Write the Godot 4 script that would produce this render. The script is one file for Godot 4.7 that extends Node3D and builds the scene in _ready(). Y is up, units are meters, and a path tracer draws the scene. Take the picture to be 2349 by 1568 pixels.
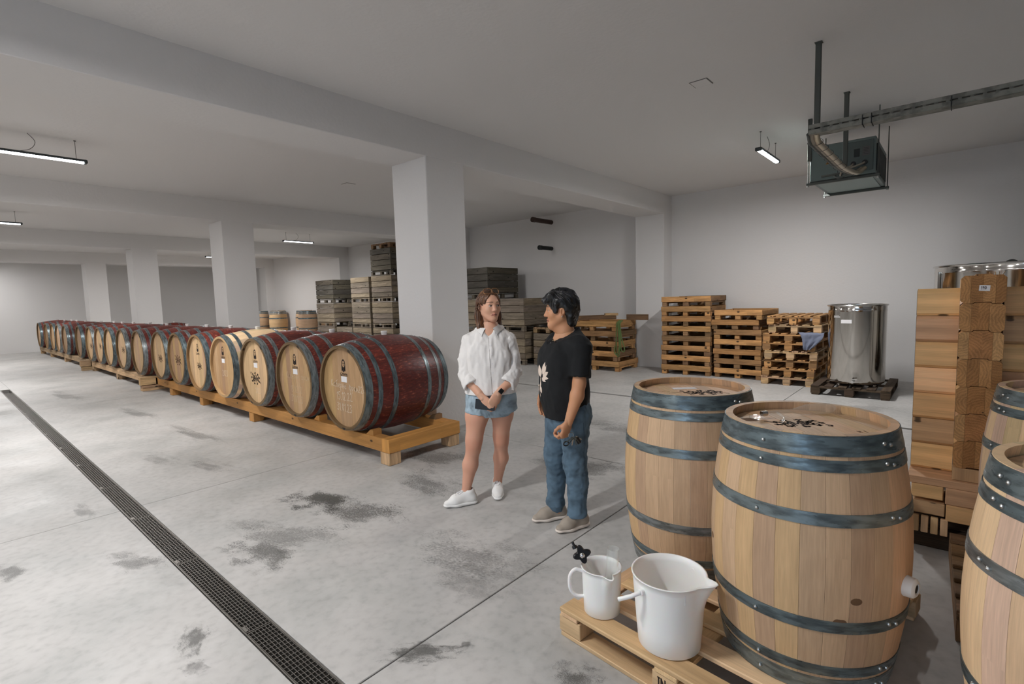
extends Node3D

# ------------------------------------------------------------------ materials and textures
var M := {}
var TEX := {}
var box_cache := {}
var rng := RandomNumberGenerator.new()
const ORD := ["first", "second", "third", "fourth", "fifth", "sixth", "seventh", "eighth", "ninth", "tenth"]

func c255(r: float, g: float, b: float) -> Color:
	return Color(r / 255.0, g / 255.0, b / 255.0)

func std(col: Color, rough := 0.7, metal := 0.0) -> StandardMaterial3D:
	var m := StandardMaterial3D.new()
	m.albedo_color = col
	m.roughness = rough
	m.metallic = metal
	return m

func noise(freq: float, seed_: int, oct := 4, kind := FastNoiseLite.TYPE_SIMPLEX_SMOOTH) -> FastNoiseLite:
	var n := FastNoiseLite.new()
	n.noise_type = kind
	n.frequency = freq
	n.seed = seed_
	n.fractal_type = FastNoiseLite.FRACTAL_FBM
	n.fractal_octaves = oct
	return n

func ramp(stops: Array) -> Gradient:
	var g := Gradient.new()
	var off := PackedFloat32Array()
	var cols := PackedColorArray()
	for s in stops:
		off.append(s[0])
		cols.append(Color(s[1], s[1], s[1]) if s[1] is float else s[1])
	g.offsets = off
	g.colors = cols
	return g

func ntex(freq: float, seed_: int, stops: Array, size := 512, oct := 4, as_normal := false, bump := 4.0) -> NoiseTexture2D:
	var t := NoiseTexture2D.new()
	t.width = size
	t.height = size
	t.seamless = true
	t.noise = noise(freq, seed_, oct)
	if as_normal:
		t.as_normal_map = true
		t.bump_strength = bump
	else:
		t.color_ramp = ramp(stops)
	return t

# grain along u (tile lu long, lv wide, metres); knots as dark spots with the grain bent round them
func wood_tex(seed_: int, lo: float, rings: float, knots: int, lu := 1.4, lv := 0.5, fine := 1.0, size := 256) -> ImageTexture:
	var n1 := noise(1.0, seed_, 3)
	var n2 := noise(1.0, seed_ + 7, 2)
	var r := RandomNumberGenerator.new()
	r.seed = seed_
	var ks := []
	for i in knots:
		ks.append([r.randf(), r.randf(), r.randf_range(0.007, 0.015)])
	var im := Image.create(size, size, false, Image.FORMAT_RGB8)
	for y in size:
		var v := float(y) / size
		for x in size:
			var u := float(x) / size
			var vv := v
			var dark := 0.0
			for k in ks:
				var du: float = (u - k[0]) * lu
				var dv: float = (v - k[1]) * lv
				if absf(du) < 0.16 and absf(dv) < 0.08:
					var e: float = sqrt(du * du * 0.4 + dv * dv) / k[2]
					vv += signf(dv) * 0.03 * exp(-e * 0.7)
					if e < 1.25:
						dark = maxf(dark, clampf((1.25 - e) * 2.4, 0.0, 1.0))
			var g := n1.get_noise_2d(u * 2.5 + 3.0, vv * 46.0) * 0.5 * fine + n2.get_noise_2d(u * 9.0, vv * 150.0) * 0.4 * fine
			g += 0.5 * n1.get_noise_2d(u * 1.5, vv * 5.0 + 30.0)
			g += 0.3 * sin(rings * (vv * 50.0 + 5.0 * n2.get_noise_2d(u * 1.2, vv * 3.0))) * clampf(rings, 0.0, 1.0)
			var b := clampf(1.0 - (1.0 - lo) * (0.45 + 0.75 * g), lo * 0.8, 1.0)
			b = lerpf(b, lo * 0.5, dark)
			im.set_pixel(x, y, Color(b, b * lerpf(0.97, 1.0, b), b * lerpf(0.9, 1.0, b)))
	return ImageTexture.create_from_image(im)

# rings round a pith: end grain of a log
func ring_tex(seed_: int, cx: float, cy: float, size := 128) -> ImageTexture:
	var n := noise(1.0, seed_, 3)
	var im := Image.create(size, size, false, Image.FORMAT_RGB8)
	for y in size:
		for x in size:
			var u := float(x) / size
			var v := float(y) / size
			var d := Vector2(u - cx, v - cy).length() + 0.02 * n.get_noise_2d(u * 3.0, v * 3.0)
			var b := 0.9 + 0.06 * sin(d * 85.0 + 3.0 * n.get_noise_2d(u * 4.0 + 5.0, v * 4.0)) + 0.12 * n.get_noise_2d(u * 30.0, v * 30.0) + 0.1 * n.get_noise_2d(u * 2.0 + 9.0, v * 2.0)
			if d < 0.02:
				b *= 0.55
			b = clampf(b, 0.35, 1.0)
			im.set_pixel(x, y, Color(b, b * 0.97, b * 0.92))
	return ImageTexture.create_from_image(im)

func wood(col: Color, tex: Texture2D, rough := 0.75, su := 0.8, sv := 2.2) -> Array:
	var out := []
	var r := RandomNumberGenerator.new()
	r.seed = hash(col.to_html()) % 100000
	for i in 6:
		var k := r.randf_range(0.86, 1.1)
		var m := std(Color(col.r * k, col.g * k * r.randf_range(0.975, 1.015), col.b * k * r.randf_range(0.93, 1.04)), rough)
		m.albedo_texture = tex
		m.uv1_scale = Vector3(su, sv, 1)
		m.uv1_offset = Vector3(r.randf(), r.randf(), 0)
		m.normal_enabled = true
		m.normal_texture = TEX.grainn
		m.normal_scale = 0.35
		out.append(m)
	return out

func make_materials() -> void:
	TEX.grainn = ntex(0.03, 90, [], 256, 3, true, 2.0)
	TEX.oak = wood_tex(3, 0.86, 0.0, 0, 1.1, 0.62)
	TEX.pine = wood_tex(11, 0.8, 0.7, 3, 1.33, 0.55, 0.6)
	TEX.old = wood_tex(23, 0.6, 0.4, 4, 1.25, 0.45)
	TEX.spot = ntex(0.012, 5, [[0.0, 0.86], [0.5, 0.95], [1.0, 1.0]])
	TEX.metalr = ntex(0.02, 8, [[0.0, 0.25], [0.5, 0.5], [1.0, 0.85]])
	TEX.metala = ntex(0.016, 9, [[0.0, 0.62], [0.45, 0.82], [0.6, 0.95], [1.0, 1.0]])
	M.chime = wood(c255(150, 118, 82), TEX.old, 0.85)
	M.oak = wood(c255(230, 190, 152), TEX.oak, 0.6, 0.9, 1.6)
	M.oak_pale = wood(c255(240, 208, 172), TEX.oak, 0.65, 0.9, 1.6)
	M.oak_head = wood(c255(222, 184, 142), TEX.oak, 0.7, 0.9, 1.6)
	M.oak_dull = wood(c255(188, 152, 112), TEX.oak, 0.75, 0.9, 1.6)
	M.oak_grey = wood(c255(160, 132, 100), TEX.oak, 0.8, 0.9, 1.6)
	M.pine = wood(c255(242, 204, 158), TEX.pine, 0.7, 0.75, 1.8)
	M.glulam = wood(c255(244, 198, 146), TEX.pine, 0.62, 0.7, 2.2)
	M.timber = wood(c255(214, 152, 84), TEX.pine, 0.7, 0.6, 1.8)
	M.orange = wood(c255(212, 160, 104), TEX.old, 0.8)
	M.aged = wood(c255(158, 124, 90), TEX.old, 0.85)
	M.tan = wood(c255(228, 190, 146), TEX.old, 0.8)
	M.bin = wood(c255(164, 150, 130), TEX.old, 0.9)
	M.bin_dark = wood(c255(104, 98, 88), TEX.old, 0.9)
	M.dark_wood = wood(c255(92, 74, 56), TEX.old, 0.85)
	# red stained staves with pale scratches
	TEX.red = ntex(0.03, 31, [[0.0, c255(88, 34, 28)], [0.55, c255(114, 44, 34)], [0.72, c255(132, 54, 40)], [0.80, c255(170, 96, 70)], [1.0, c255(190, 122, 94)]], 512, 5)
	M.red = []
	for i in 5:
		var m := std(Color(1.0 - 0.05 * i, 1.0 - 0.05 * i, 1.0 - 0.04 * i), 0.42)
		m.albedo_texture = TEX.red
		m.uv1_scale = Vector3(0.9, 2.3, 1)
		m.uv1_offset = Vector3(0.31 * i, 0.17 * i, 0)
		m.normal_enabled = true
		m.normal_texture = TEX.grainn
		m.normal_scale = 0.4
		M.red.append(m)
	# setting
	M.wall = std(c255(226, 224, 222), 0.92)
	M.wall.normal_enabled = true
	M.wall.normal_texture = ntex(0.05, 41, [], 512, 4, true, 1.5)
	M.wall.normal_scale = 0.25
	M.wall.uv1_triplanar = true
	M.wall.uv1_world_triplanar = true
	M.wall.uv1_scale = Vector3(0.8, 0.8, 0.8)
	M.ceil = M.wall
	var cf := std(c255(196, 195, 193), 0.62)
	cf.albedo_texture = ntex(0.006, 51, [[0.0, c255(222, 222, 220)], [0.4, c255(240, 239, 237)], [0.6, c255(246, 244, 242)], [1.0, c255(255, 253, 251)]], 1024, 6)
	cf.uv1_triplanar = true
	cf.uv1_world_triplanar = true
	cf.uv1_scale = Vector3(0.21, 0.21, 0.21)
	cf.detail_enabled = true
	cf.detail_blend_mode = BaseMaterial3D.BLEND_MODE_MUL
	cf.detail_uv_layer = BaseMaterial3D.DETAIL_UV_2
	cf.detail_albedo = ntex(0.02, 57, [[0.0, 0.9], [0.35, 0.965], [0.6, 0.99], [1.0, 1.0]], 1024, 7)
	cf.uv2_triplanar = true
	cf.uv2_world_triplanar = true
	cf.uv2_scale = Vector3(0.63, 0.63, 0.63)
	cf.roughness_texture = ntex(0.01, 58, [[0.0, 0.62], [1.0, 1.0]], 512, 5)
	cf.normal_enabled = true
	cf.normal_texture = ntex(0.04, 59, [], 512, 5, true, 2.0)
	cf.normal_scale = 0.18
	M.concrete = cf
	M.dark_gap = std(c255(70, 66, 62), 0.95)
	M.gutter = std(c255(58, 54, 50), 0.9)
	# metals
	M.hoop = []
	for i in 3:
		var h := std([c255(126, 138, 140), c255(112, 126, 130), c255(144, 150, 150)][i], 0.7, 0.5)
		h.roughness_texture = TEX.metalr
		h.albedo_texture = TEX.metala
		h.uv1_scale = Vector3(0.9, 4.0, 1)
		h.uv1_offset = Vector3(0.3 * i, 0.2 * i, 0)
		M.hoop.append(h)
	M.rivet = std(c255(190, 192, 190), 0.35, 0.95)
	M.steel = std(c255(196, 192, 186), 0.13, 1.0)
	M.steel.roughness_texture = ntex(0.02, 61, [[0.0, 0.55], [1.0, 1.0]], 256, 3)
	M.steel.uv1_scale = Vector3(3, 0.3, 1)
	M.steel_rim = std(c255(205, 203, 200), 0.18, 1.0)
	M.galv = std(c255(140, 140, 132), 0.55, 0.35)
	M.galv.albedo_texture = TEX.metala
	M.galv_dark = std(c255(88, 92, 88), 0.6, 0.3)
	M.grate = std(c255(148, 144, 138), 0.42, 0.9)
	M.unit = std(c255(108, 122, 120), 0.5, 0.1)
	M.unit_dark = std(c255(46, 52, 52), 0.6, 0.2)
	M.black = std(c255(22, 23, 25), 0.5)
	M.black_plastic = std(c255(20, 22, 26), 0.35)
	M.housing = std(c255(64, 70, 72), 0.5, 0.3)
	M.cord = std(c255(110, 108, 104), 0.7)
	M.white_plastic = std(c255(246, 243, 240), 0.4)
	M.white_plastic.subsurf_scatter_enabled = true
	M.white_plastic.subsurf_scatter_strength = 0.15
	M.paper = std(c255(228, 226, 226), 0.8)
	M.bung = std(c255(226, 224, 220), 0.55)
	M.ink = std(c255(42, 28, 20), 0.85)
	M.ink_soft = std(c255(104, 76, 52), 0.85)
	M.chalk = std(c255(214, 196, 172), 0.95)
	M.chalk_soft = std(c255(196, 172, 142), 0.95)
	M.rope = std(c255(92, 112, 62), 0.85)
	M.rag = std(c255(112, 118, 136), 0.95)
	M.foil = std(c255(196, 184, 160), 0.38, 0.8)
	M.insul = std(c255(150, 142, 128), 0.6, 0.2)
	M.pipe_brown = std(c255(66, 46, 38), 0.6)
	M.pipe_black = std(c255(24, 28, 28), 0.6)
	M.glass = std(Color(0.95, 0.98, 0.97, 0.1), 0.03)
	M.glass.transparency = BaseMaterial3D.TRANSPARENCY_ALPHA
	M.lamp = std(c255(245, 246, 250), 0.4)
	M.lamp.emission_enabled = true
	M.lamp.emission = Color(0.95, 0.97, 1.0)
	M.lamp.emission_energy_multiplier = LAMP_GLOW
	M.skin = std(Color(1, 1, 1), 0.55)
	M.skin.vertex_color_use_as_albedo = true
	M.skin.subsurf_scatter_enabled = true
	M.skin.subsurf_scatter_strength = 0.12

# ------------------------------------------------------------------ nodes
func put(o: Node, parent: Node = null) -> void:
	(parent if parent else self).add_child(o, true)

func thing(called: String, label: String, category: String, at := Vector3.ZERO, turn := 0.0, group := "") -> Node3D:
	var o := Node3D.new()
	o.name = called
	put(o)
	o.position = at
	o.rotation.y = turn
	tag(o, label, category, group)
	return o

func tag(o: Node, label: String, category: String, group := "") -> Node:
	o.set_meta("label", label)
	o.set_meta("category", category)
	if group:
		o.set_meta("group", group)
	return o

func obj(called: String, mesh: Mesh, mat: Material, parent: Node = null, at := Vector3.ZERO, basis_ := Basis.IDENTITY) -> MeshInstance3D:
	var o := MeshInstance3D.new()
	o.name = called
	o.mesh = mesh
	o.material_override = mat
	o.transform = Transform3D(basis_, at)
	put(o, parent)
	return o

func structure(o: Node, label := "", category := "") -> Node:
	o.set_meta("kind", "structure")
	if label:
		tag(o, label, category)
	return o

func pick(mats: Array) -> Material:
	return mats[rng.randi() % mats.size()]

func lighter(m: StandardMaterial3D, k: float) -> StandardMaterial3D:
	var d: StandardMaterial3D = m.duplicate()
	d.albedo_color = Color(m.albedo_color.r * k, m.albedo_color.g * k, m.albedo_color.b * k)
	return d

# ------------------------------------------------------------------ meshes
class MB:
	var v := PackedVector3Array()
	var n := PackedVector3Array()
	var t := PackedVector2Array()
	var c := PackedColorArray()
	var i := PackedInt32Array()

	func quad(a: Vector3, b: Vector3, cc: Vector3, d: Vector3, out: Vector3, uv: Array = []) -> void:
		var nn := (b - a).cross(cc - a)
		if nn.length() < 1e-12:
			nn = (cc - a).cross(d - a)
		nn = nn.normalized()
		var flip := nn.dot(out) < 0.0
		if flip:
			nn = -nn
		var s := v.size()
		v.append_array([a, b, cc, d])
		n.append_array([nn, nn, nn, nn])
		if uv.is_empty():
			t.append_array([Vector2.ZERO, Vector2.ZERO, Vector2.ZERO, Vector2.ZERO])
		else:
			t.append_array(uv)
		if flip:
			i.append_array([s, s + 1, s + 2, s, s + 2, s + 3])
		else:
			i.append_array([s, s + 2, s + 1, s, s + 3, s + 2])

	func tri(a: Vector3, b: Vector3, cc: Vector3, out: Vector3) -> void:
		var nn := (b - a).cross(cc - a).normalized()
		var flip := nn.dot(out) < 0.0
		if flip:
			nn = -nn
		var s := v.size()
		v.append_array([a, b, cc])
		n.append_array([nn, nn, nn])
		t.append_array([Vector2(a.x, a.z), Vector2(b.x, b.z), Vector2(cc.x, cc.z)])
		if flip:
			i.append_array([s, s + 1, s + 2])
		else:
			i.append_array([s, s + 2, s + 1])

	func box(size: Vector3, at := Vector3.ZERO, bs := Basis.IDENTITY) -> void:
		var h := size / 2.0
		for ax in 3:
			for sg in [-1.0, 1.0]:
				var nn := Vector3.ZERO
				nn[ax] = sg
				var u := Vector3.ZERO
				u[(ax + 1) % 3] = h[(ax + 1) % 3]
				var w := Vector3.ZERO
				w[(ax + 2) % 3] = h[(ax + 2) % 3]
				var cen := nn * h[ax]
				var pts := [cen - u - w, cen + u - w, cen + u + w, cen - u + w]
				var q := []
				var uvs := []
				for p in pts:
					q.append(at + bs * p)
					uvs.append(Vector2(p.y, p.z) if ax == 0 else (Vector2(p.x, p.z) if ax == 1 else Vector2(p.x, p.y)))
				quad(q[0], q[1], q[2], q[3], bs * nn, uvs)

	# grid of rows x cols points with shared smooth normals
	func sheet(pts: Array, nrm: Array, uv: Array, rows: int, cols: int, flip := false) -> void:
		var s := v.size()
		v.append_array(PackedVector3Array(pts))
		n.append_array(PackedVector3Array(nrm))
		t.append_array(PackedVector2Array(uv))
		for r in rows - 1:
			for k in cols - 1:
				var a := s + r * cols + k
				var b := a + 1
				var d := a + cols
				var e := d + 1
				if flip:
					i.append_array([a, d, b, b, d, e])
				else:
					i.append_array([a, b, d, b, e, d])

	func mesh() -> ArrayMesh:
		var arr := []
		arr.resize(Mesh.ARRAY_MAX)
		arr[Mesh.ARRAY_VERTEX] = v
		arr[Mesh.ARRAY_NORMAL] = n
		if t.size() == v.size():
			arr[Mesh.ARRAY_TEX_UV] = t
		if c.size() == v.size():
			arr[Mesh.ARRAY_COLOR] = c
		arr[Mesh.ARRAY_INDEX] = i
		var m := ArrayMesh.new()
		m.add_surface_from_arrays(Mesh.PRIMITIVE_TRIANGLES, arr)
		return m

# chamfered box, u along x
func cbox(x: float, y: float, z: float, bev := 0.003) -> ArrayMesh:
	var key := "%.4f_%.4f_%.4f_%.4f" % [x, y, z, bev]
	if box_cache.has(key):
		return box_cache[key]
	var m := MB.new()
	var h := Vector3(x, y, z) / 2.0
	var e: float = minf(bev, minf(h.x, minf(h.y, h.z)) * 0.45)
	for ax in 3:
		var a1 := (ax + 1) % 3
		var a2 := (ax + 2) % 3
		for sg in [-1.0, 1.0]:
			var q := []
			var uvs := []
			for k in [[-1, -1], [1, -1], [1, 1], [-1, 1]]:
				var p := Vector3.ZERO
				p[ax] = sg * h[ax]
				p[a1] = k[0] * (h[a1] - e)
				p[a2] = k[1] * (h[a2] - e)
				q.append(p)
				uvs.append(Vector2(p.y, p.z) if ax == 0 else (Vector2(p.x, p.z) if ax == 1 else Vector2(p.x, p.y)))
			var nn := Vector3.ZERO
			nn[ax] = sg
			m.quad(q[0], q[1], q[2], q[3], nn, uvs)
		for s1 in [-1.0, 1.0]:
			for s2 in [-1.0, 1.0]:
				var q2 := []
				var uv2 := []
				for k in [[-1, 0], [1, 0], [1, 1], [-1, 1]]:
					var p := Vector3.ZERO
					p[ax] = k[0] * (h[ax] - e)
					p[a1] = s1 * (h[a1] - (e if k[1] else 0.0))
					p[a2] = s2 * (h[a2] - (0.0 if k[1] else e))
					q2.append(p)
					uv2.append(Vector2(p.x, p.z))
				var o := Vector3.ZERO
				o[a1] = s1
				o[a2] = s2
				m.quad(q2[0], q2[1], q2[2], q2[3], o, uv2)
	for sx in [-1.0, 1.0]:
		for sy in [-1.0, 1.0]:
			for sz in [-1.0, 1.0]:
				var s3 := Vector3(sx, sy, sz)
				m.tri(s3 * Vector3(h.x, h.y - e, h.z - e), s3 * Vector3(h.x - e, h.y, h.z - e), s3 * Vector3(h.x - e, h.y - e, h.z), s3)
	box_cache[key] = m.mesh()
	return box_cache[key]

# a board with its long side along local x, laid along world axis "dir" (0 x, 1 y, 2 z)
const AXIS := [Basis(Vector3(1, 0, 0), Vector3(0, 1, 0), Vector3(0, 0, 1)), Basis(Vector3(0, 1, 0), Vector3(-1, 0, 0), Vector3(0, 0, 1)), Basis(Vector3(0, 0, -1), Vector3(0, 1, 0), Vector3(1, 0, 0))]
func board(called: String, parent: Node, dir: int, length: float, thick: float, wide: float, at: Vector3, mat: Material, bev := 0.003) -> MeshInstance3D:
	return obj(called, cbox(length, thick, wide, bev), mat, parent, at, AXIS[dir])

# lathe about y: prof = [Vector2(r, y)...]; sharp corners split
func lathe(m: MB, prof: Array, segs := 48, a0 := 0.0, a1 := TAU, xf := Transform3D.IDENTITY) -> void:
	var run := 0.0
	for k in prof.size() - 1:
		var p: Vector2 = prof[k]
		var q: Vector2 = prof[k + 1]
		var d := (q - p)
		if d.length() < 1e-7:
			continue
		var nn := Vector2(d.y, -d.x).normalized()
		var n0 := nn
		var n1 := nn
		if k > 0:
			var dp: Vector2 = (p - prof[k - 1])
			var np := Vector2(dp.y, -dp.x).normalized()
			if np.dot(nn) > 0.75:
				n0 = (np + nn).normalized()
		if k < prof.size() - 2:
			var dn: Vector2 = (prof[k + 2] - q)
			var nx := Vector2(dn.y, -dn.x).normalized()
			if nx.dot(nn) > 0.75:
				n1 = (nx + nn).normalized()
		var pts := []
		var nr := []
		var uv := []
		for row in 2:
			var rp: Vector2 = p if row == 0 else q
			var rn: Vector2 = n0 if row == 0 else n1
			for s in segs + 1:
				var a := lerpf(a0, a1, float(s) / segs)
				pts.append(xf * Vector3(rp.x * cos(a), rp.y, rp.x * sin(a)))
				nr.append(xf.basis * Vector3(rn.x * cos(a), rn.y, rn.x * sin(a)))
				uv.append(Vector2(a * 0.35, run + (0.0 if row == 0 else d.length())))
		m.sheet(pts, nr, uv, 2, segs + 1)
		run += d.length()

func lathe_mesh(prof: Array, segs := 48, a0 := 0.0, a1 := TAU) -> ArrayMesh:
	var m := MB.new()
	lathe(m, prof, segs, a0, a1)
	return m.mesh()

func cyl(r: float, h: float, segs := 12, ch := 0.0) -> ArrayMesh:
	var key := "cyl%.4f_%.4f_%d" % [r, h, segs]
	if not box_cache.has(key):
		var e := ch if ch > 0.0 else minf(r, h) * 0.08
		box_cache[key] = lathe_mesh([Vector2(0.0001, -h / 2), Vector2(r - e, -h / 2), Vector2(r, -h / 2 + e), Vector2(r, h / 2 - e), Vector2(r - e, h / 2), Vector2(0.0001, h / 2)], segs)
	return box_cache[key]

func ball(r: float, segs := 12) -> ArrayMesh:
	var key := "ball%.4f_%d" % [r, segs]
	if not box_cache.has(key):
		var p := []
		for k in segs / 2 + 1:
			var a := PI * k / (segs / 2) - PI / 2
			p.append(Vector2(maxf(r * cos(a), 0.00001), r * sin(a)))
		box_cache[key] = lathe_mesh(p, segs)
	return box_cache[key]

func tube_into(m: MB, path: Array, rad: Variant, segs := 8, closed := false) -> void:
	var np := path.size()
	var pts := []
	var nr := []
	var uv := []
	var up := Vector3.UP
	var run := 0.0
	var ref := Vector3.ZERO
	for k in np:
		var a: Vector3 = path[maxi(k - 1, 0)]
		var b: Vector3 = path[mini(k + 1, np - 1)]
		if closed:
			a = path[(k - 1 + np - 1) % (np - 1)]
			b = path[(k + 1) % (np - 1)]
		var tg := (b - a).normalized()
		if ref == Vector3.ZERO:
			ref = tg.cross(up if absf(tg.y) < 0.9 else Vector3.RIGHT).normalized()
		ref = (ref - tg * ref.dot(tg)).normalized()
		var bi := tg.cross(ref)
		var r: float = rad[k] if rad is Array else rad
		if k > 0:
			run += (path[k] - path[k - 1]).length()
		for s in segs + 1:
			var an := TAU * s / segs
			var d := ref * cos(an) + bi * sin(an)
			pts.append(path[k] + d * r)
			nr.append(d)
			uv.append(Vector2(run, float(s) / segs * 0.1))
	m.sheet(pts, nr, uv, np, segs + 1, true)
	if not closed:
		for e in [0, np - 1]:
			var dd: Vector3 = (path[0] - path[1]) if e == 0 else (path[np - 1] - path[np - 2])
			for s in segs:
				m.tri(path[e], pts[e * (segs + 1) + s], pts[e * (segs + 1) + s + 1], dd)

func tube(path: Array, rad: Variant, segs := 8, closed := false) -> ArrayMesh:
	var m := MB.new()
	tube_into(m, path, rad, segs, closed)
	return m.mesh()

func smooth_path(pts: Array, n := 24) -> Array:
	var c := Curve3D.new()
	for k in pts.size():
		var a: Vector3 = pts[maxi(k - 1, 0)]
		var b: Vector3 = pts[mini(k + 1, pts.size() - 1)]
		var tg := (b - a) / 6.0
		c.add_point(pts[k], -tg, tg)
	var out := []
	var len := c.get_baked_length()
	for k in n + 1:
		out.append(c.sample_baked(len * k / n, true))
	return out

# flat strokes (polylines in metres) as raised ribbons on a plane: x right, y up, z out
func strokes(lines: Array, w: float, h := 0.0006) -> ArrayMesh:
	var m := MB.new()
	for l in lines:
		for k in l.size() - 1:
			var a := Vector3(l[k].x, l[k].y, 0)
			var b := Vector3(l[k + 1].x, l[k + 1].y, 0)
			var d := b - a
			if d.length() < 1e-6:
				continue
			var bs := Basis(d.normalized(), Vector3(-d.y, d.x, 0).normalized(), Vector3(0, 0, 1))
			m.box(Vector3(d.length() + w * 0.8, w, h), (a + b) / 2.0, bs)
	return m.mesh()

# filled flat outlines with a little thickness
func plate(outlines: Array, h := 0.0006) -> ArrayMesh:
	var m := MB.new()
	for o in outlines:
		var p := PackedVector2Array(o)
		var idx := Geometry2D.triangulate_polygon(p)
		for k in range(0, idx.size(), 3):
			m.tri(Vector3(p[idx[k]].x, p[idx[k]].y, h), Vector3(p[idx[k + 1]].x, p[idx[k + 1]].y, h), Vector3(p[idx[k + 2]].x, p[idx[k + 2]].y, h), Vector3(0, 0, 1))
		for k in p.size():
			var a := p[k]
			var b := p[(k + 1) % p.size()]
			m.quad(Vector3(a.x, a.y, 0), Vector3(b.x, b.y, 0), Vector3(b.x, b.y, h), Vector3(a.x, a.y, h), Vector3(b.y - a.y, a.x - b.x, 0))
	return m.mesh()

# ------------------------------------------------------------------ the room
const CEIL := 3.65
const BEAM := 3.25

func slab(called: String, x0: float, x1: float, y0: float, y1: float, z0: float, z1: float, mat: Material, parent: Node = null, bev := 0.004) -> MeshInstance3D:
	return obj(called, cbox(x1 - x0, y1 - y0, z1 - z0, bev), mat, parent, Vector3((x0 + x1) / 2, (y0 + y1) / 2, (z0 + z1) / 2))

func build_room() -> void:
	# floor: concrete bays with sawn joints between them, on a base
	var fl := Node3D.new()
	fl.name = "floor"
	put(fl)
	structure(fl, "pale grey concrete floor with sawn joints and damp stains", "floor")
	slab("floor_base", -27.6, 8.2, -0.36, -0.16, -11.0, 8.2, M.dark_gap, fl)
	var xs := [-27.3, -23.6, -20.5, -17.4, -14.3, -11.19, -8.06, -4.95, -1.84, 1.27, 4.38, 8.0]
	var g := 0.004
	for k in xs.size() - 1:
		var a: float = xs[k] + g
		var b: float = xs[k + 1] - g
		for zr in [[-10.72, -7.18], [-7.10, -4.206], [-4.198, -1.032], [-0.893, 2.2], [2.21, 8.0]]:
			slab("concrete_bay", a, b, -0.16, 0.0, zr[0] + g * 0.5, zr[1] - g * 0.5, M.concrete, fl, 0.003)
	# the strip past the end of the grated drain, and the slot drain's bottom
	slab("concrete_bay", -27.3, -14.73, -0.16, -0.0005, -1.034, -0.891, M.concrete, fl, 0.001)
	slab("slot_bottom", -27.3, 8.0, -0.16, -0.05, -7.181, -7.099, M.gutter, fl, 0.001)
	stains(fl)
	structure(slab("ceiling", -27.6, 8.2, CEIL, CEIL + 0.3, -11.0, 8.2, M.ceil), "plain pale plastered ceiling", "ceiling")
	structure(slab("wall_back", -27.6, 8.2, -0.2, CEIL + 0.1, -11.0, -10.7, M.wall), "white wall behind the pallets and crates", "wall")
	structure(slab("wall_left", -27.6, -27.2, -0.2, CEIL + 0.1, -10.8, 8.2, M.wall), "white end wall at the far left", "wall")
	structure(slab("wall_right", 7.8, 8.2, -0.2, CEIL + 0.1, -10.8, 8.2, M.wall), "white wall to the right of the room", "wall")
	var wf := Node3D.new()
	wf.name = "wall_front"
	put(wf)
	structure(wf, "white wall with a loading door behind the camera", "wall")
	slab("wall_piece", -27.6, -1.0, -0.2, CEIL + 0.1, 7.8, 8.2, M.wall, wf)
	slab("wall_piece", 3.0, 8.2, -0.2, CEIL + 0.1, 7.8, 8.2, M.wall, wf)
	slab("wall_piece", -1.1, 3.1, 3.0, CEIL + 0.1, 7.8, 8.2, M.wall, wf)
	structure(slab("ground", -30, 12, -0.3, -0.2, 8.2, 30, M.concrete), "concrete yard outside the loading door", "ground")
	# beams across the room, their columns and wall piers
	var names := ["nearest", "second", "third", "farthest"]
	var bx := [-4.684, -10.87, -17.4, -23.7]
	for k in 4:
		var x1: float = bx[k]
		var x0 := x1 - 0.65
		structure(slab("ceiling_beam", x0, x1, BEAM, CEIL + 0.05, -10.75, 7.85, M.ceil, null, 0.006), "%s white ceiling beam crossing the cellar over its column" % names[k], "beam")
		structure(slab("column", x0 + 0.001, x1 - 0.001, -0.01, BEAM + 0.01, -4.55, -3.945, M.wall, null, 0.008), "%s square white column holding up the ceiling beam" % names[k], "column")
		structure(slab("column", x0 + 0.001, x1 - 0.001, -0.01, BEAM + 0.01, 1.9, 2.5, M.wall, null, 0.008), "%s square white column on the near side of the drain" % names[k], "column")
		structure(slab("wall_pier", x0 + 0.001, x1 - 0.001, -0.01, BEAM + 0.01, -10.75, -10.3, M.wall, null, 0.008), "white wall pier under the back end of the %s beam" % names[k], "pier")

func stain_tex(seed_: int, speck: float, cover: float) -> ImageTexture:
	var n := noise(1.0, seed_, 4)
	var f := noise(1.0, seed_ + 3, 3)
	var s := 224
	var im := Image.create(s, s, false, Image.FORMAT_RGBA8)
	for y in s:
		for x in s:
			var u := (x + 0.5) / s * 2.0 - 1.0
			var v := (y + 0.5) / s * 2.0 - 1.0
			var d := sqrt(u * u + v * v) + 0.5 * n.get_noise_2d(u * 1.8, v * 1.8) + 0.14 * n.get_noise_2d(u * 8.0, v * 8.0)
			var a := clampf((cover + 0.12 - d) * 1.5, 0.0, 1.0)
			var k := 0.7 * f.get_noise_2d(u * 26.0, v * 26.0) + 0.8 * f.get_noise_2d(u * 62.0, v * 62.0)
			a = clampf((a - 0.42) * 1.6 + k * speck * 0.75 + 0.25, 0.0, 1.0) * clampf(a * 2.6, 0.0, 1.0)
			im.set_pixel(x, y, Color(1, 1, 1, a if maxf(absf(u), absf(v)) < 0.98 else 0.0))
	return ImageTexture.create_from_image(im)

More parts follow.
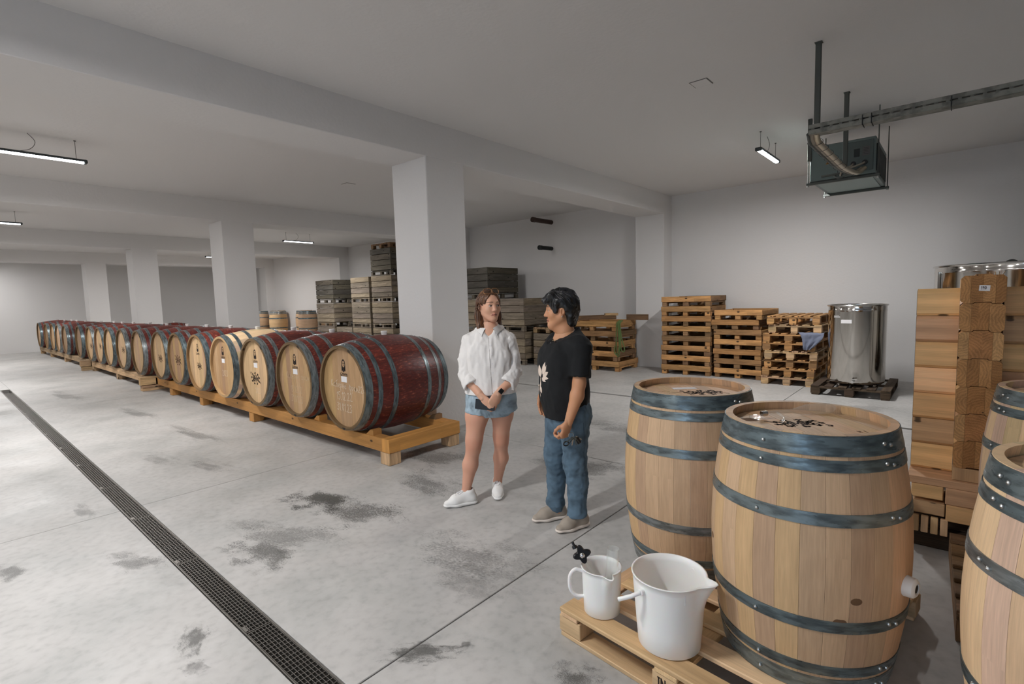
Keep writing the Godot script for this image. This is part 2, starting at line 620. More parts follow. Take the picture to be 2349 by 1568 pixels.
func stains(fl: Node) -> void:
	var tx := []
	for k in 4:
		tx.append(stain_tex(100 + 11 * k, [1.6, 2.2, 1.3, 2.4][k], [0.62, 0.6, 0.66, 0.56][k]))
	var q := MB.new()
	q.quad(Vector3(-0.5, 0, -0.5), Vector3(0.5, 0, -0.5), Vector3(0.5, 0, 0.5), Vector3(-0.5, 0, 0.5), Vector3.UP, [Vector2(0, 0), Vector2(1, 0), Vector2(1, 1), Vector2(0, 1)])
	var qm := q.mesh()
	var mats := {}
	# x, z, width, depth, turn, texture, opacity
	for d in [[-3.86, -1.98, 0.95, 0.62, 0.3, 0, 0.78], [-3.45, -2.05, 1.4, 0.7, 0.1, 1, 0.5], [-3.32, -1.3, 0.95, 0.5, 0.2, 0, 0.5], [-3.5, -1.5, 1.5, 0.6, 0.3, 1, 0.3],
			[-1.78, -1.36, 0.55, 0.22, 0.75, 2, 0.6], [-1.66, -1.52, 0.12, 0.1, 0.2, 2, 0.6], [-2.72, -0.72, 0.4, 0.2, -0.35, 2, 0.5], [-2.5, -0.66, 0.2, 0.14, 0.4, 2, 0.4],
			[-3.88, -0.74, 0.75, 0.32, 0.3, 1, 0.4], [-4.35, -0.2, 0.5, 0.3, 0.3, 0, 0.45], [-1.14, -1.66, 0.36, 0.3, 0.4, 3, 0.6], [-1.02, -1.58, 0.3, 0.2, 0.4, 3, 0.5],
			[-5.2, -0.7, 0.7, 0.22, 0.0, 1, 0.32], [-7.2, -2.1, 2.4, 0.35, 0.05, 1, 0.34], [-9.4, -2.0, 2.2, 0.4, 0.08, 1, 0.32], [-12.6, -1.6, 3.0, 0.5, 0.05, 1, 0.28],
			[-4.0, -3.3, 1.7, 0.8, 0.1, 1, 0.4], [-2.6, -3.9, 1.5, 0.8, 0.2, 1, 0.42], [-3.4, -2.75, 1.4, 0.7, -0.1, 3, 0.4], [-2.2, -2.1, 1.5, 0.8, 0.2, 3, 0.3], [-2.9, -5.4, 2.0, 1.0, 0.1, 1, 0.3],
			[-6.3, -1.5, 1.2, 0.4, 0.1, 3, 0.25], [-2.0, -0.6, 1.0, 0.5, 0.2, 3, 0.3], [-5.6, -1.75, 1.3, 0.4, 0.15, 3, 0.3], [-2.0, -1.9, 1.0, 0.5, 0.2, 3, 0.35], [-1.0, -8.0, 1.8, 0.9, 0.2, 1, 0.25]]:
		var key := "%d_%.2f" % [d[5], d[6]]
		if not mats.has(key):
			var m := std(Color(0.33, 0.33, 0.315, d[6]), 0.5)
			m.albedo_texture = tx[d[5]]
			m.transparency = BaseMaterial3D.TRANSPARENCY_ALPHA
			mats[key] = m
		var s := obj("stain", qm, mats[key], fl, Vector3(d[0], 0.0012 + 0.0002 * (hash(key) % 5), d[1]), Basis(Vector3.UP, d[4]) * Basis.from_scale(Vector3(d[2], 1, d[3])))
		s.set_meta("kind", "stuff")

func build_drain() -> void:
	var t := thing("floor_drain", "long steel grated drain channel running across the concrete floor", "drain", Vector3(0, 0, -0.962))
	var x0 := -14.72
	var x1 := 1.2
	obj("channel", cbox(x1 - x0, 0.05, 0.126, 0.002), M.gutter, t, Vector3((x0 + x1) / 2, -0.13, 0))
	for s in [-1, 1]:
		obj("frame", cbox(x1 - x0, 0.09, 0.006, 0.001), M.grate, t, Vector3((x0 + x1) / 2, -0.045, s * 0.063))
	# one grate panel: bearing bars along, cross bars over them
	var pl := 1.04
	var b := MB.new()
	for k in 8:
		b.box(Vector3(pl, 0.022, 0.0026), Vector3(0, -0.012, lerpf(-0.057, 0.057, k / 7.0)))
	var nb := 33
	for k in nb + 1:
		b.box(Vector3(0.0034, 0.008, 0.116), Vector3(lerpf(-pl / 2 + 0.002, pl / 2 - 0.002, float(k) / nb), -0.0045, 0))
	for s in [-1, 1]:
		b.box(Vector3(0.006, 0.022, 0.118), Vector3(s * (pl / 2 - 0.003), -0.012, 0))
	b.box(Vector3(0.05, 0.006, 0.02), Vector3(pl / 2 - 0.04, -0.004, 0.045))
	var bm := b.mesh()
	var x := -2.563 + 3 * 1.048
	while x - 1.048 > x0 + 0.1:
		obj("grate", bm, M.grate, t, Vector3(x - 0.524, 0, 0))
		x -= 1.048

# ------------------------------------------------------------------ lamps
func lamp_fitting(x: float, z: float, label: String, power: float, length := 0.88) -> void:
	var t := thing("strip_lamp", label, "lamp", Vector3(x, 3.40, z), 0, "hanging strip lamps")
	var hb := MB.new()
	# housing: a shallow tray, rounded ends
	hb.box(Vector3(0.074, 0.026, length), Vector3(0, 0.018, 0))
	obj("housing", hb.mesh(), M.housing, t)
	for s in [-1, 1]:
		obj("end_cap", cbox(0.08, 0.046, 0.035, 0.012), M.housing, t, Vector3(0, 0.01, s * (length / 2 + 0.008)))
		obj("hanging_wire", cyl(0.003, 0.222, 6), M.cord, t, Vector3(0, 0.141, s * 0.363))
		obj("ceiling_hook", cyl(0.012, 0.01, 8), M.cord, t, Vector3(0, 0.246, s * 0.363))
	var p := []
	for k in 9:
		var a := PI + PI * k / 8.0
		p.append(Vector3(0.03 * cos(a), 0.006 + 0.022 * sin(a), 0))
	var d := MB.new()
	var pts := []
	var nr := []
	var uv := []
	for s in [-1, 1]:
		for q in p:
			pts.append(Vector3(q.x, q.y, s * (length / 2 - 0.01)))
			nr.append(Vector3(q.x / 0.03, (q.y - 0.006) / 0.022, 0).normalized())
			uv.append(Vector2.ZERO)
	d.sheet(pts, nr, uv, 2, 9, true)
	for s in [-1, 1]:
		for k in 8:
			d.tri(Vector3(0, 0.006, s * (length / 2 - 0.01)), p[k] + Vector3(0, 0, s * (length / 2 - 0.01)), p[k + 1] + Vector3(0, 0, s * (length / 2 - 0.01)), Vector3(0, 0, s))
	d.quad(Vector3(-0.03, 0.006, -length / 2 + 0.01), Vector3(0.03, 0.006, -length / 2 + 0.01), Vector3(0.03, 0.006, length / 2 - 0.01), Vector3(-0.03, 0.006, length / 2 - 0.01), Vector3.UP)
	obj("diffuser", d.mesh(), M.lamp, t)
	obj("cable", tube(smooth_path([Vector3(0, 0.03, 0.16), Vector3(0.01, 0.07, 0.05), Vector3(0.015, 0.16, 0.0), Vector3(0, 0.25, 0.06)], 14), 0.0035, 6), M.cord, t)
	var l := AreaLight3D.new()
	l.name = "light"
	l.area_size = Vector2(0.06, length - 0.04)
	l.light_energy = power
	l.light_color = LAMP_COLOR
	l.shadow_enabled = true
	l.area_range = 40.0
	l.position = Vector3(0, -0.02, 0)
	l.rotation.x = -PI / 2
	put(l, t)

# ------------------------------------------------------------------ barrels
func barrel_r(y: float, L: float, rb: float, rh: float) -> float:
	var q := 2.0 * y / L
	return rb - (rb - rh) * q * q * (1.08 - 0.08 * q * q)

# one closed stave of angle da, centred on angle 0, along y
func stave_mesh(L: float, rb: float, rh: float, da: float, th := 0.027) -> ArrayMesh:
	var m := MB.new()
	var ny := 14
	var na := 3
	var h := da / 2 - 0.0012
	for side in 2:
		var pts := []
		var nr := []
		var uv := []
		for j in ny + 1:
			var y := lerpf(-L / 2, L / 2, float(j) / ny)
			var r := barrel_r(y, L, rb, rh) - (th if side else 0.0)
			var dr := (barrel_r(y + 0.001, L, rb, rh) - barrel_r(y - 0.001, L, rb, rh)) / 0.002
			for k in na + 1:
				var a := lerpf(-h, h, float(k) / na)
				pts.append(Vector3(r * cos(a), y, r * sin(a)))
				var nn := Vector3(cos(a), -dr, sin(a)).normalized()
				nr.append(-nn if side else nn)
				uv.append(Vector2(y, a * rb))
		m.sheet(pts, nr, uv, ny + 1, na + 1, side == 1)
	for sg in [-1.0, 1.0]:
		for j in ny:
			var ya := lerpf(-L / 2, L / 2, float(j) / ny)
			var yb := lerpf(-L / 2, L / 2, float(j + 1) / ny)
			var ra := barrel_r(ya, L, rb, rh)
			var rc := barrel_r(yb, L, rb, rh)
			var d := Vector3(cos(sg * h), 0, sin(sg * h))
			m.quad(d * ra + Vector3(0, ya, 0), d * rc + Vector3(0, yb, 0), d * (rc - th) + Vector3(0, yb, 0), d * (ra - th) + Vector3(0, ya, 0), Vector3(-sin(h) * sg, 0, cos(h) * sg) * 1.0, [Vector2(ya, 0), Vector2(yb, 0), Vector2(yb, th), Vector2(ya, th)])
		for k in na:
			var a := lerpf(-h, h, float(k) / na)
			var b := lerpf(-h, h, float(k + 1) / na)
			var y: float = sg * L / 2
			m.quad(Vector3(rh * cos(a), y, rh * sin(a)), Vector3(rh * cos(b), y, rh * sin(b)), Vector3((rh - th) * cos(b), y, (rh - th) * sin(b)), Vector3((rh - th) * cos(a), y, (rh - th) * sin(a)), Vector3(0, sg, 0), [Vector2(0, a * rh), Vector2(0, b * rh), Vector2(th, b * rh), Vector2(th, a * rh)])
	return m.mesh()

func hoop_mesh(L: float, rb: float, rh: float, y0: float, y1: float, segs := 64) -> ArrayMesh:
	var t := 0.0032
	var p := []
	var e := 0.0015
	p.append(Vector2(barrel_r(y0, L, rb, rh) - 0.001, y0))
	for k in 5:
		var y := lerpf(y0, y1, k / 4.0)
		p.append(Vector2(barrel_r(y, L, rb, rh) + t, y))
	p.append(Vector2(barrel_r(y1, L, rb, rh) - 0.001, y1))
	return lathe_mesh(p, segs)

# boards of a head: strips cut from a disc, uv along the board
func head_boards(parent: Node, r: float, y: float, mats: Array, n := 7, turn := 0.0) -> void:
	var e := 0.0008
	var w := 2.0 * r / n
	for k in n:
		var x0 := -r + w * k + e
		var x1 := -r + w * (k + 1) - e
		var out := []
		for s in 7:
			var x := lerpf(x0, x1, s / 6.0)
			out.append(Vector2(x, sqrt(maxf(r * r - x * x, 0.0))))
		for s in range(6, -1, -1):
			var x := lerpf(x0, x1, s / 6.0)
			out.append(Vector2(x, -sqrt(maxf(r * r - x * x, 0.0))))
		var m := MB.new()
		for s in 6:
			var a: Vector2 = out[s]
			var b: Vector2 = out[s + 1]
			var c: Vector2 = out[12 - s]
			var d: Vector2 = out[13 - s]
			for sy in [1.0, -1.0]:
				var hh: float = 0.011 * sy
				m.quad(Vector3(a.x, hh, a.y), Vector3(b.x, hh, b.y), Vector3(c.x, hh, c.y), Vector3(d.x, hh, d.y), Vector3(0, sy, 0), [Vector2(a.y, a.x), Vector2(b.y, b.x), Vector2(c.y, c.x), Vector2(d.y, d.x)])
		for xx in [[out[0], out[13], -1.0], [out[6], out[7], 1.0]]:
			m.quad(Vector3(xx[0].x, 0.011, xx[0].y), Vector3(xx[1].x, 0.011, xx[1].y), Vector3(xx[1].x, -0.011, xx[1].y), Vector3(xx[0].x, -0.011, xx[0].y), Vector3(xx[2], 0, 0))
		obj("head_board", m.mesh(), pick(mats), parent, Vector3(0, y, 0), Basis(Vector3.UP, turn))

# axis along y, centre at the origin; hoops as [from, to] distances from an end
func make_barrel(t: Node3D, L: float, rb: float, rh: float, n: int, staves: bool, smats: Array, hmats: Array, hoops: Array, rivets := 0, both_heads := true, chime: Array = [], board_turn := 0.0) -> void:
	var th := 0.027
	if staves:
		var key := "st%.3f_%.3f_%d" % [L, rb, n]
		if not box_cache.has(key):
			box_cache[key] = stave_mesh(L, rb, rh, TAU / n, th)
		for k in n:
			obj("stave", box_cache[key], pick(smats), t, Vector3.ZERO, Basis(Vector3.UP, TAU * k / n))
	else:
		var p := []
		for k in 13:
			var y := lerpf(-L / 2, L / 2, k / 12.0)
			p.append(Vector2(barrel_r(y, L, rb, rh), y))
		p.append(Vector2(rh - th, L / 2))
		p.append(Vector2(rh - th, L / 2 - 0.06))
		p.insert(0, Vector2(rh - th, -L / 2))
		p.insert(0, Vector2(rh - th, -L / 2 + 0.06))
		var key2 := "bd%.3f_%.3f" % [L, rb]
		if not box_cache.has(key2):
			box_cache[key2] = lathe_mesh(p, 48)
		obj("staves", box_cache[key2], pick(smats), t, Vector3.ZERO, Basis(Vector3.UP, rng.randf() * TAU))
	if chime.size():
		# the unstained ends of the staves beyond the head
		for sg in [1.0, -1.0]:
			var key3 := "ch%.3f_%.1f" % [L, sg]
			if not box_cache.has(key3):
				var y: float = sg * L / 2
				box_cache[key3] = lathe_mesh([Vector2(rh - th - 0.001, y - sg * 0.045), Vector2(rh - th - 0.001, y + sg * 0.0008), Vector2(rh + 0.002, y + sg * 0.0008), Vector2(rh + 0.002, y - sg * 0.004)] if sg > 0 else [Vector2(rh + 0.002, y + 0.004), Vector2(rh + 0.002, y - 0.0008), Vector2(rh - th - 0.001, y - 0.0008), Vector2(rh - th - 0.001, y + 0.045)], 48)
			obj("chime", box_cache[key3], pick(chime), t)
	for h in hoops:
		for sg in [1.0, -1.0]:
			var a: float = sg * (L / 2 - h[0])
			var b: float = sg * (L / 2 - h[1])
			var key4 := "hp%.3f_%.3f_%.4f_%.4f" % [L, rb, a, b]
			if not box_cache.has(key4):
				box_cache[key4] = hoop_mesh(L, rb, rh, minf(a, b), maxf(a, b))
			var ho := obj("hoop", box_cache[key4], M.hoop[rng.randi() % 3], t)
			if rivets:
				var ym := (a + b) / 2
				for rv in [0.0, 0.09]:
					var an: float = float(rivets) / 100.0 + rv / rb * 0.8
					var rr := barrel_r(ym, L, rb, rh) + 0.004
					obj("rivet", ball(0.007, 8), M.rivet, ho, Vector3(rr * cos(an), ym + (0.006 if rv > 0 else -0.006), rr * sin(an)))
	head_boards(t, rh - th + 0.002, L / 2 - 0.046, hmats, 8, board_turn)
	if both_heads:
		obj("back_head", cyl(rh - th + 0.002, 0.022, 40), pick(hmats), t, Vector3(0, -L / 2 + 0.046, 0))

# things drawn on a head lie in its plane: x right, y up, z out of the barrel
func head_frame(L: float, lying: bool) -> Transform3D:
	return Transform3D(Basis(Vector3(1, 0, 0), Vector3(0, 0, -1), Vector3(0, 1, 0)), Vector3(0, L / 2 - 0.0346, 0))

const GLYPH := {
	"К": [[[0, 1], [0, 0]], [[0.5, 1.05], [0, 0.5], [0.55, 0]]],
	"а": [[[0.45, 0.6], [0.1, 0.6], [0, 0.3], [0.15, 0], [0.45, 0.2], [0.45, 0.62], [0.45, 0.1], [0.55, 0]]],
	"б": [[[0.55, 1.15], [0.2, 0.95], [0.02, 0.5], [0.1, 0.05], [0.4, 0], [0.5, 0.35], [0.3, 0.6], [0.08, 0.45]]],
	"е": [[[0.02, 0.32], [0.45, 0.36], [0.3, 0.62], [0.05, 0.45], [0.05, 0.12], [0.3, 0], [0.5, 0.12]]],
	"р": [[[0.02, 0.6], [0.04, -0.45]], [[0.03, 0.45], [0.3, 0.65], [0.46, 0.4], [0.35, 0.1], [0.05, 0.15]]],
	"н": [[[0, 0.6], [0, 0]], [[0.45, 0.6], [0.45, 0]], [[0, 0.32], [0.45, 0.32]]],
	"ф": [[[0.35, 0.85], [0.35, -0.5]], [[0.35, 0.6], [0.05, 0.6], [0.0, 0.25], [0.12, 0.05], [0.35, 0.08], [0.6, 0.05], [0.7, 0.3], [0.6, 0.6], [0.35, 0.6]]],
	"г": [[[0, 0.5], [0.1, 0.6], [0.08, 0.1], [0.2, 0.02]]],
	"1": [[[0, 0.75], [0.2, 1], [0.2, 0]]],
	"2": [[[0.02, 0.8], [0.2, 1], [0.42, 0.8], [0.3, 0.45], [0, 0], [0.5, 0.02]]],
	"3": [[[0.02, 0.9], [0.3, 1], [0.42, 0.75], [0.15, 0.55], [0.42, 0.35], [0.32, 0.03], [0, 0.08]]],
	"5": [[[0.48, 1], [0.08, 1], [0.05, 0.55], [0.35, 0.6], [0.45, 0.25], [0.25, 0], [0, 0.06]]],
	"0": [[[0.2, 1], [0, 0.5], [0.2, 0], [0.42, 0.5], [0.2, 1]]],
	".": [[[0.05, 0.0], [0.09, 0.05]]],
	"I": [[[0.1, 1], [0.1, 0]], [[0, 1], [0.2, 1]], [[0, 0], [0.2, 0]]],
	"N": [[[0, 0], [0, 1], [0.5, 0], [0.5, 1]]],
	"9": [[[0.4, 0.7], [0.2, 0.5], [0.03, 0.75], [0.2, 1], [0.42, 0.8], [0.35, 0.0]]],
	"C": [[[0.5, 0.85], [0.25, 1], [0, 0.5], [0.2, 0], [0.5, 0.12]]],
	" ": [],
}

func written(text: String, h: float, at: Vector2, slope := 0.0, track := 0.62) -> Array:
	var out := []
	var x := 0.0
	for ch in text:
		var wide := 0.0
		for l in GLYPH[ch]:
			var pl := []
			for p in l:
				wide = maxf(wide, p[0])
				var px: float = x + p[0] * h * 0.85
				pl.append(at + Vector2(px, p[1] * h + slope * px))
			out.append(pl)
		x += (wide * 0.85 + (0.2 if ch != "." else 0.16)) * h if ch != " " else h * track
	return out

# a vine and monogram as burnt into the heads: looping stems, leaves, letters in the middle
func vine_lines(s: float) -> Array:
	var r := RandomNumberGenerator.new()
	r.seed = 77
	var out := []
	for k in 3:
		var x := -0.42 + 0.36 * k
		out.append([Vector2(x, 0.26), Vector2(x - 0.02, -0.2), Vector2(x + 0.13, 0.1), Vector2(x + 0.24, -0.22), Vector2(x + 0.27, 0.28)])
	out.append([Vector2(-0.5, 0.06), Vector2(-0.38, 0.22), Vector2(-0.2, 0.18), Vector2(-0.3, -0.05), Vector2(-0.5, -0.12), Vector2(-0.44, -0.24), Vector2(-0.16, -0.2)])
	for k in 9:
		var a := TAU * k / 9.0 + 0.2
		var c := Vector2(cos(a) * 0.72, sin(a) * 0.42)
		var l := []
		for j in 6:
			var b := a - 1.0 + 0.5 * j
			l.append(c + Vector2(cos(b) * 0.14 * (1.0 if j % 2 else 0.55), sin(b) * 0.12 * (1.0 if j % 2 else 0.5)))
		out.append(l)
		out.append([c * 0.62 + Vector2(0.02, 0.0), c * 0.8 + Vector2(r.randf_range(-0.05, 0.05), 0.04), c])
	out.append([Vector2(0.62, -0.2), Vector2(0.84, -0.26), Vector2(1.0, -0.38)])
	out.append([Vector2(-0.8, 0.3), Vector2(-0.92, 0.42), Vector2(-0.86, 0.52), Vector2(-0.78, 0.46)])
	var sc := []
	for l in out:
		var q := []
		for p in l:
			q.append(p * s)
		sc.append(q)
	return sc

# the cooper's stamp: a hooded bearded head over a line of script
func stamp_plates() -> Array:
	var hood := []
	for k in 13:
		var a := PI * k / 12.0
		hood.append(Vector2(0.034 * cos(a), 0.026 + 0.05 * sin(a)))
	hood.append(Vector2(-0.038, -0.05))
	hood.append(Vector2(-0.012, -0.03))
	for k in 13:
		var a := PI - PI * k / 12.0
		hood.append(Vector2(0.024 * cos(a), 0.024 + 0.036 * sin(a)))
	hood.append(Vector2(0.012, -0.03))
	hood.append(Vector2(0.038, -0.05))
	var beard := [Vector2(-0.022, 0.012), Vector2(-0.026, -0.04), Vector2(0, -0.058), Vector2(0.026, -0.04), Vector2(0.022, 0.012), Vector2(0.008, -0.006), Vector2(-0.008, -0.006)]
	return [hood, beard]

func stamp_lines() -> Array:
	var l := [[Vector2(-0.018, 0.034), Vector2(-0.006, 0.036)], [Vector2(0.006, 0.036), Vector2(0.018, 0.034)], [Vector2(0, 0.032), Vector2(-0.003, 0.014), Vector2(0.004, 0.013)]]
	var sc := [Vector2(-0.045, -0.064), Vector2(-0.062, -0.07), Vector2(-0.058, -0.088), Vector2(-0.04, -0.086)]
	for k in 13:
		sc.append(Vector2(-0.036 + 0.0085 * k, -0.077 + (0.009 if k % 2 else -0.007)))
	l.append(sc)
	l.append([Vector2(-0.06, -0.094), Vector2(0.07, -0.092)])
	return l

func mark(parent: Node, L: float, called: String, mesh: Mesh, mat: Material, at: Vector2, lift := 0.0) -> void:
	var f := head_frame(L, true)
	f.origin += f.basis * Vector3(at.x, at.y, lift)
	var o := obj(called, mesh, mat, parent, f.origin, f.basis)
	if called.begins_with("stamp_s") or called.begins_with("chalk") or called.begins_with("burnt"):
		o.set_meta("kind", "stuff")

func make_marks(t: Node, L: float, stamp: bool, paper: bool, vine: float, chalk: Array, vat := Vector2.ZERO, soft := false) -> void:
	if stamp:
		mark(t, L, "stamp", plate(stamp_plates(), 0.0005), M.ink, Vector2(0, 0.215))
		mark(t, L, "stamp_script", strokes(stamp_lines(), 0.0055, 0.0006), M.ink, Vector2(0, 0.215))
	if paper:
		mark(t, L, "paper_label", cbox(0.105, 0.06, 0.0008, 0.0002), M.paper, Vector2(-0.0, 0.085), 0.0004)
	if vine > 0.0:
		mark(t, L, "burnt_vine_mark", strokes(vine_lines(vine), 0.007 * vine / 0.12 + 0.001, 0.0006), M.ink_soft if soft else M.ink, vat)
	for ch in chalk:
		mark(t, L, "chalk_writing", strokes(written(ch[0], ch[1], Vector2.ZERO, ch[3]), ch[4] if ch.size() > 4 else 0.006, 0.0006), ch[5] if ch.size() > 5 else M.chalk, ch[2])

# ------------------------------------------------------------------ the long row of lying barrels
const RACK_TOP := 0.262
const LYING := Basis(Vector3(1, 0, 0), Vector3(0, 0, 1), Vector3(0, -1, 0))

func rack(x0: float, x1: float, zf: float, zb: float, label: String, mats: Array, block_front: float, legs: Array) -> void:
	var t := thing("barrel_rack", label, "rack", Vector3.ZERO, 0, "timber racks under the row of barrels")
	var hb := 0.135
	var yc := RACK_TOP - hb / 2
	board("rail", t, 0, x1 - x0 - 0.12, hb, 0.11, Vector3((x0 + x1) / 2 - 0.06, yc, zf - 0.055), mats[0], 0.004)
	board("rail", t, 0, x1 - x0 - 0.12, hb, 0.11, Vector3((x0 + x1) / 2 - 0.06, yc, zb + 0.055), mats[1], 0.004)
	board("end_beam", t, 2, zf - zb + block_front, hb if block_front < 0.01 else 0.15, 0.118, Vector3(x1 - 0.06, yc, (zf + zb + block_front) / 2), mats[2], 0.004)
	board("end_beam", t, 2, zf - zb, hb, 0.11, Vector3(x0 + 0.06, yc - 0.001, (zf + zb) / 2), mats[3], 0.004)
	for x in legs:
		for z in [zf - 0.075, zb + 0.075]:
			board("leg", t, 1, RACK_TOP - hb, 0.15, 0.14, Vector3(x, (RACK_TOP - hb) / 2, z), mats[4] if x == legs[0] else mats[5], 0.006)
	# cross bearers between the rails
	for k in range(1, legs.size() - 1):
		board("bearer", t, 2, zf - zb - 0.2, 0.1, 0.1, Vector3(legs[k], 0.08, (zf + zb) / 2), mats[2], 0.004)
	if block_front > 0.01:
		for k in 2:
			board("packing_plank", t, 2, 0.42, 0.05, 0.16, Vector3(x1 - 0.1, 0.028 + 0.056 * k, zf + block_front - 0.24), mats[k], 0.003)

func lying_barrel(at: Vector3, label: String, pale: bool, staves: bool, heads: Array, big := true) -> Node3D:
	var t := thing("wine_barrel", label, "barrel", at, 0, "barrels lying in the long row")
	t.basis = LYING
	var L := 1.06 if big else 0.95
	var rb := 0.505 if big else 0.35
	var rh := 0.432 if big else 0.29
	make_barrel(t, L, rb, rh, 30, staves, M.oak_pale if pale else M.red, heads, [[0.002, 0.074], [0.128, 0.172], [0.29, 0.34]], 157 * 3 if staves else 0, false, M.chime if not pale else M.oak_dull, rng.randf_range(-0.05, 0.05))
	obj("back_head", cyl(rh - 0.025, 0.022, 40), heads[0], t, Vector3(0, -L / 2 + 0.046, 0))
	var b := obj("bung", lathe_mesh([Vector2(0.001, -0.02), Vector2(0.026, -0.02), Vector2(0.036, 0.03), Vector2(0.03, 0.036), Vector2(0.001, 0.036)], 16), M.bung, t, Vector3(0.01, rng.randf_range(-0.03, 0.03), -rb - 0.006), Basis(Vector3.RIGHT, -PI / 2))
	return t

func build_row() -> void:
	rack(-11.62, -4.08, -2.83, -3.765, "long orange timber rack under the seven nearest lying barrels", [M.timber[0], M.timber[1], M.timber[2], M.timber[3], M.tan[0], M.timber[4]], 0.0, [-4.165, -7.27, -9.2, -10.75])
	rack(-17.05, -11.7, -2.76, -3.74, "pale timber rack under the five middle barrels of the row", [M.tan[0], M.tan[1], M.tan[2], M.tan[3], M.tan[4], M.tan[5]], 0.16, [-11.85, -14.35, -16.9])
	rack(-26.0, -17.15, -2.76, -3.74, "pale timber rack under the six farthest barrels of the row", [M.tan[3], M.tan[4], M.tan[5], M.tan[1], M.tan[2], M.tan[0]], 0.2, [-17.3, -20.9, -23.6, -25.85])
	var xs := [-4.69, -5.735, -6.81, -7.85, -8.87, -9.88, -10.93, -12.1, -13.45, -14.5, -15.52, -16.55, -18.07, -19.93, -21.1, -22.35, -23.4, -25.2]
	var where := ["nearest red stained barrel of the long row, three lines of chalk on its head", "second red stained barrel of the row, faded chalk dates under a paper label",
		"third red barrel of the row, dark vine mark burnt into a pale head", "unstained pale wood barrel lying among the red ones, faint chalk year on its head", "fifth red barrel of the row, just past the unstained pale one",
		"sixth red barrel of the row, round vine mark on its dull head", "seventh red barrel, last one on the nearest rack", "first red barrel on the middle rack, beyond the first end block",
		"second barrel on the middle rack with a small vine mark", "third barrel on the middle rack with a bright pale head", "fourth barrel on the middle rack with a shiny steel end hoop", "fifth barrel on the middle rack, next to the far rack",
		"first barrel on the far rack, dark hooped with a dull head", "second barrel on the far rack, greyish head", "third barrel on the far rack with a pale head", "fourth barrel on the far rack with a pale narrow head", "fifth barrel on the far rack, second from the end wall", "last barrel of the long row, nearest the end wall"]
	for k in xs.size():
		var big := true
		var L := 1.06
		var heads: Array = M.oak_dull if k in [0, 1, 3, 5] else (M.oak_grey if k in [13, 12, 16] else M.oak_head)
		var zf: float = -2.72 if k < 7 else -2.69
		var t := lying_barrel(Vector3(xs[k], RACK_TOP + 0.469 + rng.randf_range(-0.002, 0.004), zf - L / 2 + (rng.randf_range(-0.02, 0.02) if k > 2 else 0.0)), where[k], k == 3, k < 4, heads)
		match k:
			0: make_marks(t, L, true, true, 0.0, [["Каберне фран22г", 0.066, Vector2(-0.25, 0.0), -0.05, 0.0055], ["15.12.22", 0.082, Vector2(-0.155, -0.135), 0.02, 0.006], ["31.01.23", 0.082, Vector2(-0.16, -0.245), -0.03, 0.006]])
			1: make_marks(t, L, true, true, 0.0, [["Каберне фран", 0.07, Vector2(-0.22, -0.0), 0.0, 0.004, M.chalk_soft], ["15.12.22", 0.075, Vector2(-0.13, -0.16), 0.02, 0.0045, M.chalk_soft], ["31.01.23", 0.08, Vector2(-0.13, -0.27), -0.02, 0.0055, M.chalk_soft]])
			2: make_marks(t, L, true, true, 0.15, [["2023", 0.07, Vector2(-0.05, -0.28), 0.0, 0.004, M.chalk]], Vector2(-0.03, -0.09))
			3: make_marks(t, L, true, true, 0.0, [["2023", 0.085, Vector2(-0.06, -0.13), 0.0, 0.0055]])
			4: make_marks(t, L, true, false, 0.1, [], Vector2(0.03, -0.06))
			5: make_marks(t, L, false, false, 0.16, [], Vector2(0.0, -0.03), true)
			6: make_marks(t, L, false, false, 0.13, [], Vector2(0.0, -0.06), true)
			8, 10: make_marks(t, L, false, false, 0.13, [], Vector2(0.03, -0.02), true)
			11: make_marks(t, L, false, false, 0.13, [], Vector2(0.03, -0.06), true)
	# chocks beside the nearest barrels
	var wm := MB.new()
	var wp := [Vector3(-0.055, 0, 0), Vector3(0.07, 0, 0), Vector3(0.07, 0.055, 0), Vector3(0.02, 0.055, 0)]
	for s in [-0.05, 0.05]:
		wm.quad(wp[0] + Vector3(0, 0, s), wp[1] + Vector3(0, 0, s), wp[2] + Vector3(0, 0, s), wp[3] + Vector3(0, 0, s), Vector3(0, 0, s))
	for k in 4:
		var a: Vector3 = wp[k]
		var b: Vector3 = wp[(k + 1) % 4]
		wm.quad(a + Vector3(0, 0, -0.05), b + Vector3(0, 0, -0.05), b + Vector3(0, 0, 0.05), a + Vector3(0, 0, 0.05), Vector3(b.y - a.y, a.x - b.x, 0))
	var wmesh := wm.mesh()
	var cl := ["front wooden chock beside the nearest barrel", "back wooden chock beside the nearest barrel", "front wooden chock between the two nearest barrels", "back wooden chock between the two nearest barrels"]
	var cp := [Vector3(-4.42, RACK_TOP, -2.89), Vector3(-4.42, RACK_TOP, -3.70), Vector3(-5.5, RACK_TOP, -2.9), Vector3(-5.5, RACK_TOP, -3.70)]
	for k in 4:
		var o := obj("wooden_chock", wmesh, M.timber[k] if k % 2 == 0 else M.aged[k], null, cp[k])
		tag(o, cl[k], "wedge", "chocks on the nearest rack")
	# one small barrel far behind the row
	var t2 := lying_barrel(Vector3(-25.2, 0.26 + 0.33, -6.95), "small red barrel with bright hoops lying far behind the row", false, false, M.oak_grey, false)
	t2.name = "small_barrel"
	t2.remove_meta("group")
	var st := thing("barrel_stand", "low timber stand under the small red barrel far behind the row", "stand", Vector3(-25.2, 0, -6.95))
	for s in [-0.3, 0.3]:
		board("bearer", st, 0, 0.8, 0.27, 0.1, Vector3(0, 0.135, s), M.tan[1])

